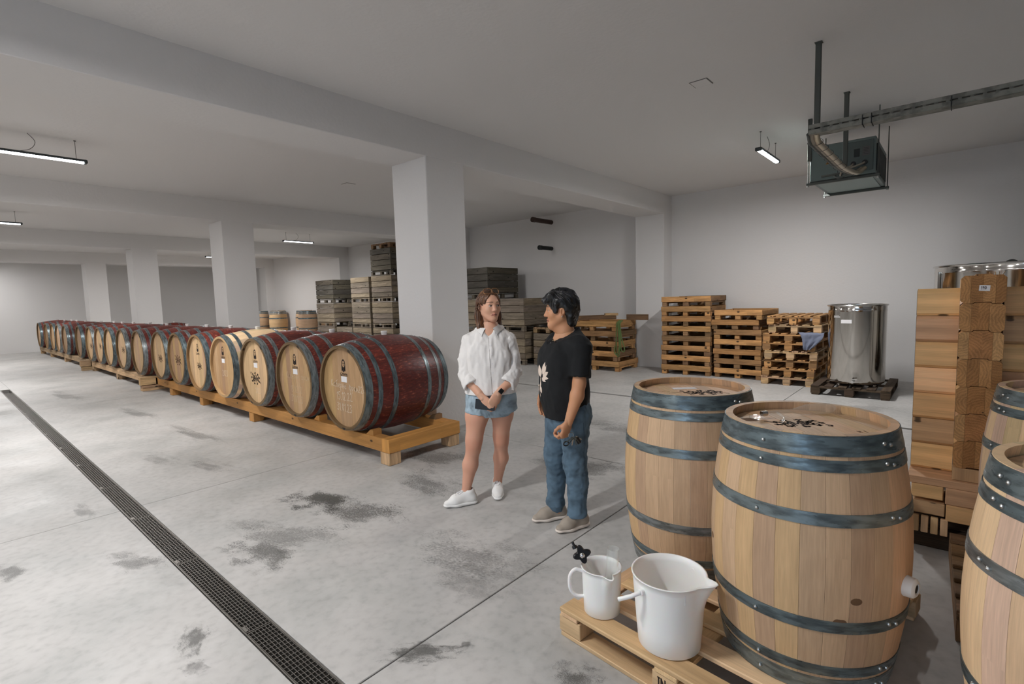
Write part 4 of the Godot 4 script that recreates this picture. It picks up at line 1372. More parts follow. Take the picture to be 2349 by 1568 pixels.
	for k in 48:
		var p0: Vector2 = sp[k]
		var p1: Vector2 = sp[k + 1]
		for s in [-1.0, 1.0]:
			sm.tri(Vector3(0, 0, s * 0.013), Vector3(p0.x * 0.9, p0.y * 0.9, s * 0.013), Vector3(p1.x * 0.9, p1.y * 0.9, s * 0.013), Vector3(0, 0, s))
			sm.quad(Vector3(p0.x * 0.9, p0.y * 0.9, s * 0.013), Vector3(p1.x * 0.9, p1.y * 0.9, s * 0.013), Vector3(p1.x, p1.y, s * 0.006), Vector3(p0.x, p0.y, s * 0.006), Vector3(p0.x, p0.y, s * 0.03))
		sm.quad(Vector3(p0.x, p0.y, 0.006), Vector3(p1.x, p1.y, 0.006), Vector3(p1.x, p1.y, -0.006), Vector3(p0.x, p0.y, -0.006), Vector3(p0.x, p0.y, 0))
	var kb := Basis(Vector3(0.66, 0.3, -0.62), Vector3(-0.45, 0.85, 0.2), Vector3(0.55, 0.25, 0.72)).orthonormalized()
	var knob := obj("star_knob", sm.mesh(), M.black_plastic, tp, Vector3.ZERO, kb)
	obj("knob_nut", lathe_mesh([Vector2(0.001, 0), Vector2(0.014, 0), Vector2(0.014, 0.006), Vector2(0.009, 0.012), Vector2(0.001, 0.014)], 6), M.steel_rim, knob, Vector3(0, 0, 0.012), Basis(Vector3.RIGHT, PI / 2))
	obj("nozzle", lathe_mesh([Vector2(0.001, 0), Vector2(0.012, 0), Vector2(0.012, 0.012), Vector2(0.006, 0.016), Vector2(0.006, 0.03), Vector2(0.001, 0.03)], 14), M.black_plastic, tp, Vector3(-0.022, 0.03, 0.022), Basis(Vector3(0, 0, 1), 0.5))
	obj("clear_rod", tube([Vector3(0.0, -0.012, 0.0), Vector3(0.075, -0.125, -0.03), Vector3(0.12, -0.24, -0.055)], 0.008, 10), M.glass, tp)
	var gl := thing("measuring_tube", "clear plastic measuring tube standing in the white jug", "tube", Vector3(-1.155, 0.152, -1.96))
	obj("tube", lathe_mesh([Vector2(0.0001, 0.001), Vector2(0.026, 0.001), Vector2(0.028, 0.004), Vector2(0.028, 0.3), Vector2(0.0265, 0.3), Vector2(0.0265, 0.006), Vector2(0.0001, 0.004)], 28), M.glass, gl, Vector3.ZERO, Basis(Vector3(0, 0, 1), -0.06))

# open vessel with wall and a spout at angle "ang" (world x to z)
func vessel(t: Node3D, r0: float, r1: float, h: float, ang: float, spout: float, width: float) -> void:
	var m := MB.new()
	var segs := 72
	var prof := [[0.0, r0 - 0.012, 0.0], [0.006, r0 - 0.004, 0.0], [0.02, r0, 0.0], [0.3, lerpf(r0, r1, 0.3), 0.0], [0.6, lerpf(r0, r1, 0.6), 0.05], [0.78, lerpf(r0, r1, 0.78), 0.3], [0.9, lerpf(r0, r1, 0.9), 0.65], [0.985, r1, 1.0], [0.99, r1 + 0.004, 1.0], [1.0, r1 + 0.004, 1.0],
		[1.0, r1 - 0.004, 1.0], [0.9, lerpf(r0, r1, 0.9) - 0.004, 0.65], [0.78, lerpf(r0, r1, 0.78) - 0.004, 0.3], [0.6, lerpf(r0, r1, 0.6) - 0.004, 0.05], [0.04, r0 - 0.004, 0.0], [0.02, r0 - 0.02, 0.0], [0.018, 0.0001, 0.0]]
	prof.insert(0, [0.0, 0.0001, 0.0])
	var pts := []
	var uv := []
	for p in prof:
		for s in segs + 1:
			var a := TAU * s / segs
			var da := absf(wrapf(a - ang, -PI, PI))
			var b := maxf(0.0, 1.0 - da / width)
			b = b * b * (3.0 - 2.0 * b)
			var r: float = p[1] + spout * b * p[2]
			pts.append(Vector3(r * cos(a), p[0] * h + 0.012 * b * p[2], r * sin(a)))
			uv.append(Vector2(a, p[0]))
	var nr := []
	nr.resize(pts.size())
	nr.fill(Vector3.UP)
	m.sheet(pts, nr, uv, prof.size(), segs + 1)
	var st := SurfaceTool.new()
	st.create_from(m.mesh(), 0)
	st.generate_normals()
	obj("body", st.commit(), M.white_plastic, t)

# ------------------------------------------------------------------ log wall sample on timbers
func log_profile(w: float, h: float) -> Array:
	var c := 0.016
	var a := w / 2
	var b := h / 2 - 0.0012
	# tongues on top, grooves below, bevelled outer edges
	return [Vector2(-a, -b + c), Vector2(-a + c, -b), Vector2(-a + 0.055, -b), Vector2(-a + 0.062, -b + 0.009), Vector2(a - 0.062, -b + 0.009), Vector2(a - 0.055, -b), Vector2(a - c, -b), Vector2(a, -b + c),
		Vector2(a, b - c), Vector2(a - c, b), Vector2(a - 0.057, b), Vector2(a - 0.064, b + 0.0075), Vector2(-a + 0.064, b + 0.0075), Vector2(-a + 0.057, b), Vector2(-a + c, b), Vector2(-a, b - c)]

# log along z from 0 to -len; end faces as separate lamellas
func log_piece(t: Node3D, at: Vector3, turn: float, w: float, h: float, len: float, mat: Material, k: int) -> void:
	var p := log_profile(w, h)
	var m := MB.new()
	for j in p.size():
		var a: Vector2 = p[j]
		var b: Vector2 = p[(j + 1) % p.size()]
		m.quad(Vector3(a.x, a.y, 0), Vector3(b.x, b.y, 0), Vector3(b.x, b.y, -len), Vector3(a.x, a.y, -len), Vector3(b.y - a.y, a.x - b.x, 0), [Vector2(0, a.y + a.x), Vector2(0, b.y + b.x), Vector2(len, b.y + b.x), Vector2(len, a.y + a.x)])
	var o := obj("log", m.mesh(), mat, t, at, Basis(Vector3.UP, turn))
	var cuts: Array = [[-w / 2, -0.052, 0.0, 0.052, w / 2], [-w / 2, -0.05, 0.05, w / 2], [-w / 2, -0.045, 0.03, w / 2]][k % 3]
	for e in [0, 1]:
		for q in cuts.size() - 1:
			var clip := PackedVector2Array([Vector2(cuts[q] + 0.0004, -1), Vector2(cuts[q + 1] - 0.0004, -1), Vector2(cuts[q + 1] - 0.0004, 1), Vector2(cuts[q] + 0.0004, 1)])
			for poly in Geometry2D.intersect_polygons(PackedVector2Array(p), clip):
				var mm := MB.new()
				var idx := Geometry2D.triangulate_polygon(poly)
				var zz := 0.0012 if e == 0 else -len - 0.0012
				for r in range(0, idx.size(), 3):
					mm.tri(Vector3(poly[idx[r]].x, poly[idx[r]].y, zz), Vector3(poly[idx[r + 1]].x, poly[idx[r + 1]].y, zz), Vector3(poly[idx[r + 2]].x, poly[idx[r + 2]].y, zz), Vector3(0, 0, 1.0 if e == 0 else -1.0))
				for r in mm.t.size():
					mm.t[r] = Vector2((mm.v[r].x - cuts[q]) * 5.0 + 0.2 * q + 0.13 * k, mm.v[r].y * 5.0 + 0.5)
				obj("lamella", mm.mesh(), M.endgrain[(k * 2 + q * 3 + e) % M.endgrain.size()], o)

func build_logs() -> void:
	M.endgrain = []
	for k in 6:
		var tx := ring_tex(200 + k, [0.3, 0.8, 0.5, 0.1, 0.6, 0.45][k], [0.5, 0.2, 0.75, 0.9, 0.45, 0.1][k])
		var e := std([c255(198, 150, 100), c255(180, 132, 84), c255(206, 164, 116), c255(172, 126, 80), c255(192, 146, 98), c255(186, 136, 90)][k], 0.85)
		e.albedo_texture = tx
		M.endgrain.append(e)
	var t := thing("log_wall_sample", "sample corner of a wall of interlocking pine logs, numbered end grain facing the room", "log wall", Vector3(0.111, 0, -3.9))
	var h := 0.16
	for k in 7:
		log_piece(t, Vector3(0, 0.528 + h * (k + 0.5), 0), 0.0, 0.19, h, 1.3, M.glulam[k % 6], k)
	board("half_log", t, 2, 1.3, 0.076, 0.19, Vector3(0, 0.4895, -0.65), M.glulam[3])
	for k in 7:
		# left stub and right run of the crossing wall; front face 0.15 behind the end grain
		var yc := 0.451 + h * (k + 0.5)
		log_piece(t, Vector3(-0.2955, yc, -0.245), -PI / 2, 0.19, h, 0.199, M.glulam[(k + 2) % 6], k + 1)
		log_piece(t, Vector3(0.0965, yc, -0.245), -PI / 2, 0.19, h, 1.2, M.glulam[(k + 4) % 6], k + 2)
	obj("paper_tag", cbox(0.046, 0.032, 0.0008, 0.0002), M.paper, t, Vector3(0.005, 1.575, 0.0022), Basis(Vector3(0, 0, 1), -0.06))
	obj("tag_number", strokes(written("190", 0.017, Vector2(-0.014, -0.008), 0.05), 0.0022), M.ink, t, Vector3(0.005, 1.575, 0.0028))
	for k in 5:
		obj("splinter", tube([Vector3(0.02 + 0.014 * k, 1.644, -0.02), Vector3(0.022 + 0.014 * k + 0.006 * sin(k * 2.0), 1.664, -0.01 + 0.004 * k)], 0.0016, 5), M.tan[k], t)
	# dunnage below
	var s := thing("timber_stack", "stack of sawn timbers and offcuts carrying the log wall sample", "timber", Vector3(0.111, 0, -3.9))
	board("plank", s, 0, 1.5, 0.045, 0.34, Vector3(0.45, 0.4275, -0.14), M.glulam[1])
	for q in [[-0.205, 0.15, 0.362, 0.082, 0], [-0.02, 0.2, 0.354, 0.1, 1], [0.24, 0.26, 0.354, 0.1, 2], [0.75, 0.5, 0.354, 0.1, 2], [-0.2, 0.16, 0.262, 0.075, 3], [-0.02, 0.19, 0.252, 0.1, 4], [0.24, 0.26, 0.252, 0.1, 0], [0.75, 0.5, 0.252, 0.1, 1]]:
		board("timber_block", s, 0, q[1], q[3], 0.3, Vector3(q[0], q[2], -0.12), M.glulam[q[4]], 0.004)
	for k in 4:
		board("offcut", s, 1, 0.1, 0.035, 0.03, Vector3(-0.255 + 0.045 * k, 0.158, 0.02), M.pine[k])
	for k in 2:
		board("bearer", s, 0, 1.5, 0.118, 0.16, Vector3(0.45, 0.06, -0.1 - 0.5 * k), M.dark_wood[k])
		board("upper_bearer", s, 0, 1.5, 0.078, 0.15, Vector3(0.45, 0.16, -0.14 - 0.45 * k), M.dark_wood[k + 2])

# ------------------------------------------------------------------ hanging cooler, trays, pipes
func build_services() -> void:
	var u := thing("ceiling_cooler", "grey metal cooling unit hanging from the ceiling in a rod frame", "cooler", Vector3(-1.085, 2.89, -7.82))
	var w := 0.66
	var h := 0.41
	var d := 1.1
	obj("casing", cbox(w, h, d, 0.006), M.unit, u, Vector3(0, h / 2 + 0.012, 0))
	obj("bottom_panel", cbox(w - 0.09, 0.008, d - 0.12, 0.002), lighter(M.unit, 1.25), u, Vector3(0, 0.008, 0))
	for s in [-1, 1]:
		obj("bottom_edge", cbox(w, 0.012, 0.03, 0.002), M.unit_dark, u, Vector3(0, 0.004, s * (d / 2 - 0.02)))
		obj("support_channel", cbox(w + 0.08, 0.03, 0.035, 0.003), M.galv_dark, u, Vector3(0, -0.012, s * (d / 2 - 0.025)))
		for sx in [-1, 1]:
			var rz := 0.012 if (sx == 1 or s == -1) else 0.02
			obj("hanger_rod", cyl(0.006, 0.8, 8), M.galv_dark, u, Vector3(sx * (w / 2 + 0.022), 0.36, s * (d / 2 - 0.025)))
			obj("rod_nut", cyl(0.014, 0.02, 6), M.rivet, u, Vector3(sx * (w / 2 + 0.022), -0.034, s * (d / 2 - 0.025)))
	obj("upright_channel", cbox(0.045, 0.5, 0.03, 0.003), M.galv_dark, u, Vector3(-w / 2 - 0.005, 0.51, d / 2 + 0.005))
	obj("service_door", cbox(0.26, 0.34, 0.02, 0.004), lighter(M.unit, 0.8), u, Vector3(0.18, 0.22, d / 2 + 0.006))
	obj("data_plate", cbox(0.07, 0.1, 0.003, 0.001), lighter(M.paper, 0.45), u, Vector3(0.24, 0.27, d / 2 + 0.0185))
	obj("data_plate", cbox(0.055, 0.09, 0.003, 0.001), M.unit_dark, u, Vector3(0.15, 0.26, d / 2 + 0.0185))
	for k in 5:
		obj("plate_line", cbox(0.05, 0.004, 0.001, 0.0002), M.unit_dark, u, Vector3(0.24, 0.235 + 0.017 * k, d / 2 + 0.0205))
	for k in 2:
		obj("cable_gland", cyl(0.026, 0.03, 16), M.black, u, Vector3(0.12 + 0.11 * k, 0.14, d / 2 + 0.025), Basis(Vector3.RIGHT, PI / 2))
		obj("cable", tube(smooth_path([Vector3(0.12 + 0.11 * k, 0.14, d / 2 + 0.03), Vector3(0.1 + 0.08 * k, 0.11, d / 2 + 0.07), Vector3(0.02, 0.08, d / 2 + 0.05), Vector3(0.0, 0.02, d / 2 + 0.045)], 14), 0.011, 8), M.insul, u)
	obj("warning_sign", plate([[Vector2(-0.045, -0.03), Vector2(0.045, -0.03), Vector2(0.0, 0.045)]], 0.001), std(c255(150, 110, 56), 0.8), u, Vector3(-0.12, 0.22, d / 2 + 0.001))
	obj("warning_outline", strokes([[Vector2(-0.03, -0.02), Vector2(0.03, -0.02), Vector2(0.0, 0.03), Vector2(-0.03, -0.02)], [Vector2(0, 0.015), Vector2(0, -0.005)], [Vector2(0.03, -0.02), Vector2(0.1, -0.01)]], 0.005), M.ink, u, Vector3(-0.12, 0.22, d / 2 + 0.002))
	for k in 7:
		obj("louvre", cbox(0.012, 0.3, 0.11, 0.003), M.unit_dark, u, Vector3(w / 2 + 0.004, 0.2, d / 2 - 0.12 - 0.14 * k))
	obj("drain_pipe", tube(smooth_path([Vector3(-0.2, 0.05, d / 2 + 0.03), Vector3(0.05, 0.052, d / 2 + 0.035), Vector3(0.08, 0.03, d / 2 + 0.06), Vector3(-0.02, -0.0, d / 2 + 0.06), Vector3(-0.06, 0.03, d / 2 + 0.05)], 18), 0.013, 8), M.galv_dark, u)
	# posts from the ceiling
	for q in [[-0.948, -5.107, 2.95, "near square steel post hanging from the ceiling at the cable tray corner"], [-0.952, -6.59, 2.9, "farther square steel post hanging from the ceiling in front of the cooler"]]:
		var p := thing("ceiling_post", q[3], "post", Vector3(q[0], CEIL, q[1]), 0, "steel posts from the ceiling")
		obj("post", cbox(0.042, CEIL - q[2], 0.042, 0.003), M.galv_dark, p, Vector3(0, -(CEIL - q[2]) / 2, 0))
		obj("foot_plate", cbox(0.056, 0.006, 0.056, 0.001), M.galv_dark, p, Vector3(0, -0.003, 0))
	# slotted tray along x, another along z to the cooler
	var sl := MB.new()
	tray_mesh(sl, 4.2)
	var tr := thing("cable_tray", "slotted steel cable tray running to the right below the ceiling", "cable tray", Vector3(-1.0, 2.9, -5.05))
	obj("tray", sl.mesh(), M.galv, tr, Vector3(2.1, 0, 0))
	for k in 3:
		obj("cable", tube(smooth_path([Vector3(0.02, 0.03, -0.03 - 0.025 * k), Vector3(1.2, 0.034 + 0.01 * (k % 2), -0.03 - 0.025 * k), Vector3(2.6, 0.03, -0.035 - 0.025 * k), Vector3(4.15, 0.04, -0.03 - 0.025 * k)], 20), 0.011, 8), M.black if k == 1 else M.insul, tr)
	for x in [0.38, 0.44, 0.92, 1.33, 1.8, 2.4]:
		obj("cable_tie", cbox(0.006, 0.078, 0.125, 0.002), M.black, tr, Vector3(x, 0.03, -0.052))
	for x in [2.3, 3.6]:
		obj("hanger_rod", cyl(0.005, CEIL - 2.9, 8), M.galv_dark, tr, Vector3(x, (CEIL - 2.9) / 2, -0.13))
	var t2 := thing("wrapped_pipes", "bundle of foil wrapped pipes leading from the cable tray corner down to the cooler", "pipes", Vector3(-0.95, 2.885, -5.15))
	for k in 3:
		obj("wrapped_pipe", tube(smooth_path([Vector3(0.0 - 0.03 * k, 0.03, 0.05), Vector3(-0.01 - 0.03 * k, -0.01, -0.06), Vector3(-0.01 - 0.03 * k, -0.012, -0.8), Vector3(-0.0 - 0.03 * k, -0.01, -1.5), Vector3(0.05 - 0.03 * k, 0.02, -2.0), Vector3(0.1 - 0.03 * k, 0.08, -2.08)], 26), [0.024, 0.02, 0.016][k], 12), [M.foil, M.insul, M.galv_dark][k], t2)
	for k in 8:
		obj("pipe_tie", lathe_mesh([Vector2(0.062, -0.004), Vector2(0.065, -0.004), Vector2(0.065, 0.004), Vector2(0.062, 0.004)], 20), M.black, t2, Vector3(-0.035, -0.01, -0.1 - 0.25 * k), Basis(Vector3.RIGHT, PI / 2) * Basis.from_scale(Vector3(0.95, 1, 0.5)))
	# pipe stubs in the back wall
	var pl := [[-7.875, 3.47, 0.78, 0.055, M.pipe_brown, "brown pipe stub sticking out of the back wall near the ceiling"], [-7.885, 2.81, 0.52, 0.05, M.pipe_black, "black pipe stub sticking out of the back wall, lower than the brown one"]]
	for q in pl:
		var p := thing("pipe_stub", q[5], "pipe", Vector3(q[0], q[1], -10.7), 0, "pipe stubs in the back wall")
		obj("pipe", cyl(q[3], q[2], 24), q[4], p, Vector3(0, 0, q[2] / 2), Basis(Vector3.RIGHT, PI / 2))
		obj("socket", lathe_mesh([Vector2(q[3] * 0.86, -0.05), Vector2(q[3] + 0.008, -0.05), Vector2(q[3] + 0.01, 0.045), Vector2(q[3] * 0.9, 0.05), Vector2(q[3] * 0.86, -0.045)], 24), q[4], p, Vector3(0, 0, q[2] - 0.04), Basis(Vector3.RIGHT, PI / 2))
	# square covers in the ceiling
	for q in [[-1.98, -5.22, "square junction box cover in the ceiling right of the main beam"], [-8.1, -5.06, "square junction box cover in the ceiling left of the nearest column"]]:
		var c := thing("ceiling_cover", q[2], "cover", Vector3(q[0], CEIL, q[1]), 0, "square ceiling covers")
		obj("cover", cbox(0.16, 0.006, 0.16, 0.002), M.ceil, c, Vector3(0, -0.004, 0))
		for k in 4:
			obj("edge", cbox(0.175, 0.004, 0.008, 0.001), M.cord, c, Basis(Vector3.UP, k * PI / 2) * Vector3(0, -0.002, 0.084), Basis(Vector3.UP, k * PI / 2))

func tray_mesh(m: MB, len: float) -> void:
	# U section along x with slots in its front side, open above
	m.box(Vector3(len, 0.003, 0.11), Vector3(0, -0.0, -0.055))
	m.box(Vector3(len, 0.076, 0.003), Vector3(0, 0.038, -0.11))
	var n := int(len / 0.066)
	m.box(Vector3(len, 0.034, 0.003), Vector3(0, 0.017, 0.0))
	m.box(Vector3(len, 0.03, 0.003), Vector3(0, 0.061, 0.0))
	for k in n:
		m.box(Vector3(0.022, 0.014, 0.003), Vector3(-len / 2 + (k + 0.5) * len / n, 0.04, 0.0))
	m.box(Vector3(len, 0.003, 0.012), Vector3(0, 0.076, -0.006))
	m.box(Vector3(len, 0.003, 0.012), Vector3(0, 0.076, -0.104))

# ------------------------------------------------------------------ people: smooth-joined fields meshed as surface nets
class Field:
	var o: Vector3
	var h: float
	var nx: int
	var ny: int
	var nz: int
	var f := PackedFloat32Array()

	func _init(lo: Vector3, hi: Vector3, cell: float) -> void:
		o = lo
		h = cell
		nx = int((hi.x - lo.x) / cell) + 2
		ny = int((hi.y - lo.y) / cell) + 2
		nz = int((hi.z - lo.z) / cell) + 2
		f.resize(nx * ny * nz)
		f.fill(1.0)

	func span(lo: Vector3, hi: Vector3) -> Array:
		var a := (lo - o) / h
		var b := (hi - o) / h
		return [clampi(int(a.x), 0, nx - 1), clampi(int(b.x) + 2, 0, nx), clampi(int(a.y), 0, ny - 1), clampi(int(b.y) + 2, 0, ny), clampi(int(a.z), 0, nz - 1), clampi(int(b.z) + 2, 0, nz)]

	# tapered capsule; flat < 1 squashes it along axis; square ends with "cut"
	func cone(a: Vector3, b: Vector3, ra: float, rb: float, k := 0.02, flat := 1.0, axis := Vector3(0, 0, 1), cut := false, sub := false) -> void:
		var r := maxf(ra, rb) + k + h * 3.0
		var s := span(a.min(b) - Vector3.ONE * r, a.max(b) + Vector3.ONE * r)
		var ba := b - a
		var bb := maxf(ba.dot(ba), 1e-9)
		var bl := sqrt(bb)
		var q := 1.0 / flat - 1.0
		for z in range(s[4], s[5]):
			for y in range(s[2], s[3]):
				var i: int = (z * ny + y) * nx + s[0]
				for x in range(s[0], s[1]):
					var pa := Vector3(o.x + x * h, o.y + y * h, o.z + z * h) - a
					var t0 := pa.dot(ba) / bb
					var t := clampf(t0, 0.0, 1.0)
					var v := pa - ba * (t0 if cut else t)
					if q != 0.0:
						v += axis * (v.dot(axis) * q)
					var d := v.length() - lerpf(ra, rb, t)
					if q != 0.0:
						d *= lerpf(1.0, flat, 0.5)
					if cut:
						d = maxf(d, maxf(-t0, t0 - 1.0) * bl)
					var g := f[i]
					if sub:
						d = -d
						var w := maxf(k - absf(d - g), 0.0) / k
						f[i] = maxf(d, g) + w * w * k * 0.25
					else:
						var w2 := maxf(k - absf(d - g), 0.0) / k
						f[i] = minf(d, g) - w2 * w2 * k * 0.25
					i += 1

	func ell(c: Vector3, r: Vector3, k := 0.02, bs := Basis.IDENTITY, sub := false) -> void:
		var m := maxf(r.x, maxf(r.y, r.z)) + k + h * 3.0
		var s := span(c - Vector3.ONE * m, c + Vector3.ONE * m)
		var inv := bs.transposed()
		for z in range(s[4], s[5]):
			for y in range(s[2], s[3]):
				var i: int = (z * ny + y) * nx + s[0]
				for x in range(s[0], s[1]):
					var p := inv * (Vector3(o.x + x * h, o.y + y * h, o.z + z * h) - c)
					var k0 := (p / r).length()
					var k1 := (p / (r * r)).length()
					var d := k0 * (k0 - 1.0) / maxf(k1, 1e-6)
					var g := f[i]
					if sub:
						d = -d
						var w := maxf(k - absf(d - g), 0.0) / k
						f[i] = maxf(d, g) + w * w * k * 0.25
					else:
						var w2 := maxf(k - absf(d - g), 0.0) / k
						f[i] = minf(d, g) - w2 * w2 * k * 0.25
					i += 1

	# keep only the side of the plane that n points away from
	func plane(n: Vector3, at: Vector3, lo: Vector3, hi: Vector3) -> void:
		var s := span(lo, hi)
		for z in range(s[4], s[5]):
			for y in range(s[2], s[3]):
				var i: int = (z * ny + y) * nx + s[0]
				for x in range(s[0], s[1]):
					f[i] = maxf(f[i], (Vector3(o.x + x * h, o.y + y * h, o.z + z * h) - at).dot(n))
					i += 1

	func ruffle(n: FastNoiseLite, amp: float, sc: Vector3) -> void:
		for i in f.size():
			if absf(f[i]) < 0.03:
				var x := i % nx
				var y := (i / nx) % ny
				var z := i / (nx * ny)
				f[i] += amp * n.get_noise_3d((o.x + x * h) * sc.x, (o.y + y * h) * sc.y, (o.z + z * h) * sc.z)

	func at(p: Vector3) -> float:
		var q := (p - o) / h
		var x := clampi(int(q.x), 0, nx - 2)
		var y := clampi(int(q.y), 0, ny - 2)
		var z := clampi(int(q.z), 0, nz - 2)
		var u := q.x - x
		var v := q.y - y
		var w := q.z - z
		var i := (z * ny + y) * nx + x
		var a := lerpf(lerpf(f[i], f[i + 1], u), lerpf(f[i + nx], f[i + nx + 1], u), v)
		i += nx * ny
		return lerpf(a, lerpf(lerpf(f[i], f[i + 1], u), lerpf(f[i + nx], f[i + nx + 1], u), v), w)

	func hit(from: Vector3, dir: Vector3, most := 0.5) -> Vector3:
		var t := 0.0
		while t < most:
			var p := from + dir * t
			if at(p) < 0.0:
				return p
			t += h * 0.4
		return from + dir * most

	func mesh_into(m: MB, col: Callable, xf := Transform3D.IDENTITY) -> void:
		var idx := PackedInt32Array()
		idx.resize(f.size())
		idx.fill(-1)
		var sl := nx * ny
		var off := [0, 1, nx, nx + 1, sl, sl + 1, sl + nx, sl + nx + 1]
		var edges := [[0, 1], [2, 3], [4, 5], [6, 7], [0, 2], [1, 3], [4, 6], [5, 7], [0, 4], [1, 5], [2, 6], [3, 7]]
		var lim := h * 2.2
		var mirrored := xf.basis.determinant() < 0.0
		for z in nz - 1:
			for y in ny - 1:
				var i := (z * ny + y) * nx
				for x in nx - 1:
					if absf(f[i]) > lim:
						i += 1
						continue
					var neg := 0
					for q in off:
						if f[i + q] < 0.0:
							neg += 1
					if neg > 0 and neg < 8:
						var sum := Vector3.ZERO
						var n := 0
						for e in edges:
							var fa := f[i + off[e[0]]]
							var fb := f[i + off[e[1]]]
							if (fa < 0.0) != (fb < 0.0):
								var t := fa / (fa - fb)
								var a: int = e[0]
								var b: int = e[1]
								sum += Vector3(a & 1, (a >> 1) & 1, a >> 2).lerp(Vector3(b & 1, (b >> 1) & 1, b >> 2), t)
								n += 1
						var p := o + (Vector3(x, y, z) + sum / n) * h
						var g := Vector3(at(p + Vector3(h, 0, 0)) - at(p - Vector3(h, 0, 0)), at(p + Vector3(0, h, 0)) - at(p - Vector3(0, h, 0)), at(p + Vector3(0, 0, h)) - at(p - Vector3(0, 0, h)))
						g = g.normalized() if g.length() > 1e-9 else Vector3.UP
						idx[i] = m.v.size()
						m.v.append(xf * p)
						m.n.append((xf.basis * g).normalized())
						m.t.append(Vector2(p.x + p.z * 0.7, p.y))
						m.c.append(col.call(p, g))
					i += 1
		for z in range(1, nz - 1):
			for y in range(1, ny - 1):
				for x in range(1, nx - 1):
					var i := (z * ny + y) * nx + x
					if absf(f[i]) > lim:
						continue
					var s := f[i] < 0.0
					for ax in 3:
						var st: int = [1, nx, sl][ax]
						if s == (f[i + st] < 0.0):
							continue
						var u: int = [nx, sl, 1][ax]
						var w: int = [sl, 1, nx][ax]
						var a := idx[i]
						var b := idx[i - u]
						var c := idx[i - u - w]
						var d := idx[i - w]
						if a < 0 or b < 0 or c < 0 or d < 0:
							continue
						if s != mirrored:
							m.i.append_array([a, c, b, a, d, c])
						else:
							m.i.append_array([a, b, c, a, c, d])

func field_obj(called: String, fd: Field, mat: Material, parent: Node, col := Color.WHITE) -> MeshInstance3D:
	var m := MB.new()
	fd.mesh_into(m, func(_p, _n): return col)
	return obj(called, m.mesh(), mat, parent)

# head: origin between the ears, face towards +z
func head_field(nose_len: float, full: float) -> Field:
	var F := Field.new(Vector3(-0.1, -0.19, -0.13), Vector3(0.1, 0.14, 0.135), 0.0033)
	F.ell(Vector3(0, 0.03, -0.014), Vector3(0.074, 0.086, 0.092), 0.02)
	F.ell(Vector3(0, -0.025, 0.022), Vector3(0.061, 0.085, 0.066), 0.03)
	for s in [-1.0, 1.0]:
		F.cone(Vector3(s * 0.05, -0.045, 0.0), Vector3(s * 0.014, -0.092, 0.06), 0.021 * full, 0.018, 0.03)
		F.ell(Vector3(s * 0.036, -0.022, 0.056), Vector3(0.026, 0.024, 0.022) * full, 0.025)
		F.ell(Vector3(s * 0.076, -0.006, -0.012), Vector3(0.009, 0.031, 0.019), 0.008, Basis(Vector3(0, 1, 0), s * 0.35) * Basis(Vector3(1, 0, 0), -0.15))
		F.ell(Vector3(s * 0.085, -0.004, -0.008), Vector3(0.006, 0.018, 0.009), 0.004, Basis(Vector3(0, 1, 0), s * 0.35), true)
	F.cone(Vector3(-0.03, 0.026, 0.076), Vector3(0.03, 0.026, 0.076), 0.012, 0.012, 0.022)
	F.ell(Vector3(0, -0.097, 0.066), Vector3(0.02, 0.014, 0.016), 0.022)
	# neck
	F.cone(Vector3(0, -0.06, -0.025), Vector3(0, -0.19, -0.04), 0.052, 0.056, 0.03)
	# eye sockets, eyeballs, lids
	for s in [-1.0, 1.0]:
		F.ell(Vector3(s * 0.031, 0.006, 0.094), Vector3(0.02, 0.012, 0.014), 0.012, Basis.IDENTITY, true)
		F.ell(Vector3(s * 0.031, 0.004, 0.073), Vector3(0.0135, 0.0115, 0.0125), 0.003)
		F.cone(Vector3(s * 0.017, 0.011, 0.083), Vector3(s * 0.045, 0.010, 0.077), 0.0042, 0.0042, 0.005)
		F.cone(Vector3(s * 0.018, -0.005, 0.081), Vector3(s * 0.044, -0.003, 0.075), 0.0034, 0.0034, 0.006)
	# nose
	F.cone(Vector3(0, 0.014, 0.081), Vector3(0, -0.027, 0.099 + nose_len), 0.0085, 0.0115, 0.014)
	for s in [-1.0, 1.0]:
		F.ell(Vector3(s * 0.0115, -0.031, 0.089), Vector3(0.008, 0.0075, 0.011), 0.007)
		F.ell(Vector3(s * 0.0065, -0.0395, 0.096), Vector3(0.003, 0.003, 0.004), 0.003, Basis.IDENTITY, true)
	# mouth
	for s in [-1.0, 1.0]:
		F.cone(Vector3(0, -0.057, 0.0885), Vector3(s * 0.022, -0.061, 0.080), 0.0058, 0.003, 0.006)
		F.cone(Vector3(0, -0.068, 0.0875), Vector3(s * 0.019, -0.064, 0.080), 0.0068, 0.003, 0.006)
	F.cone(Vector3(-0.021, -0.0625, 0.093), Vector3(0.021, -0.0625, 0.093), 0.0022, 0.0022, 0.004, 1.0, Vector3(0, 0, 1), false, true)
	return F

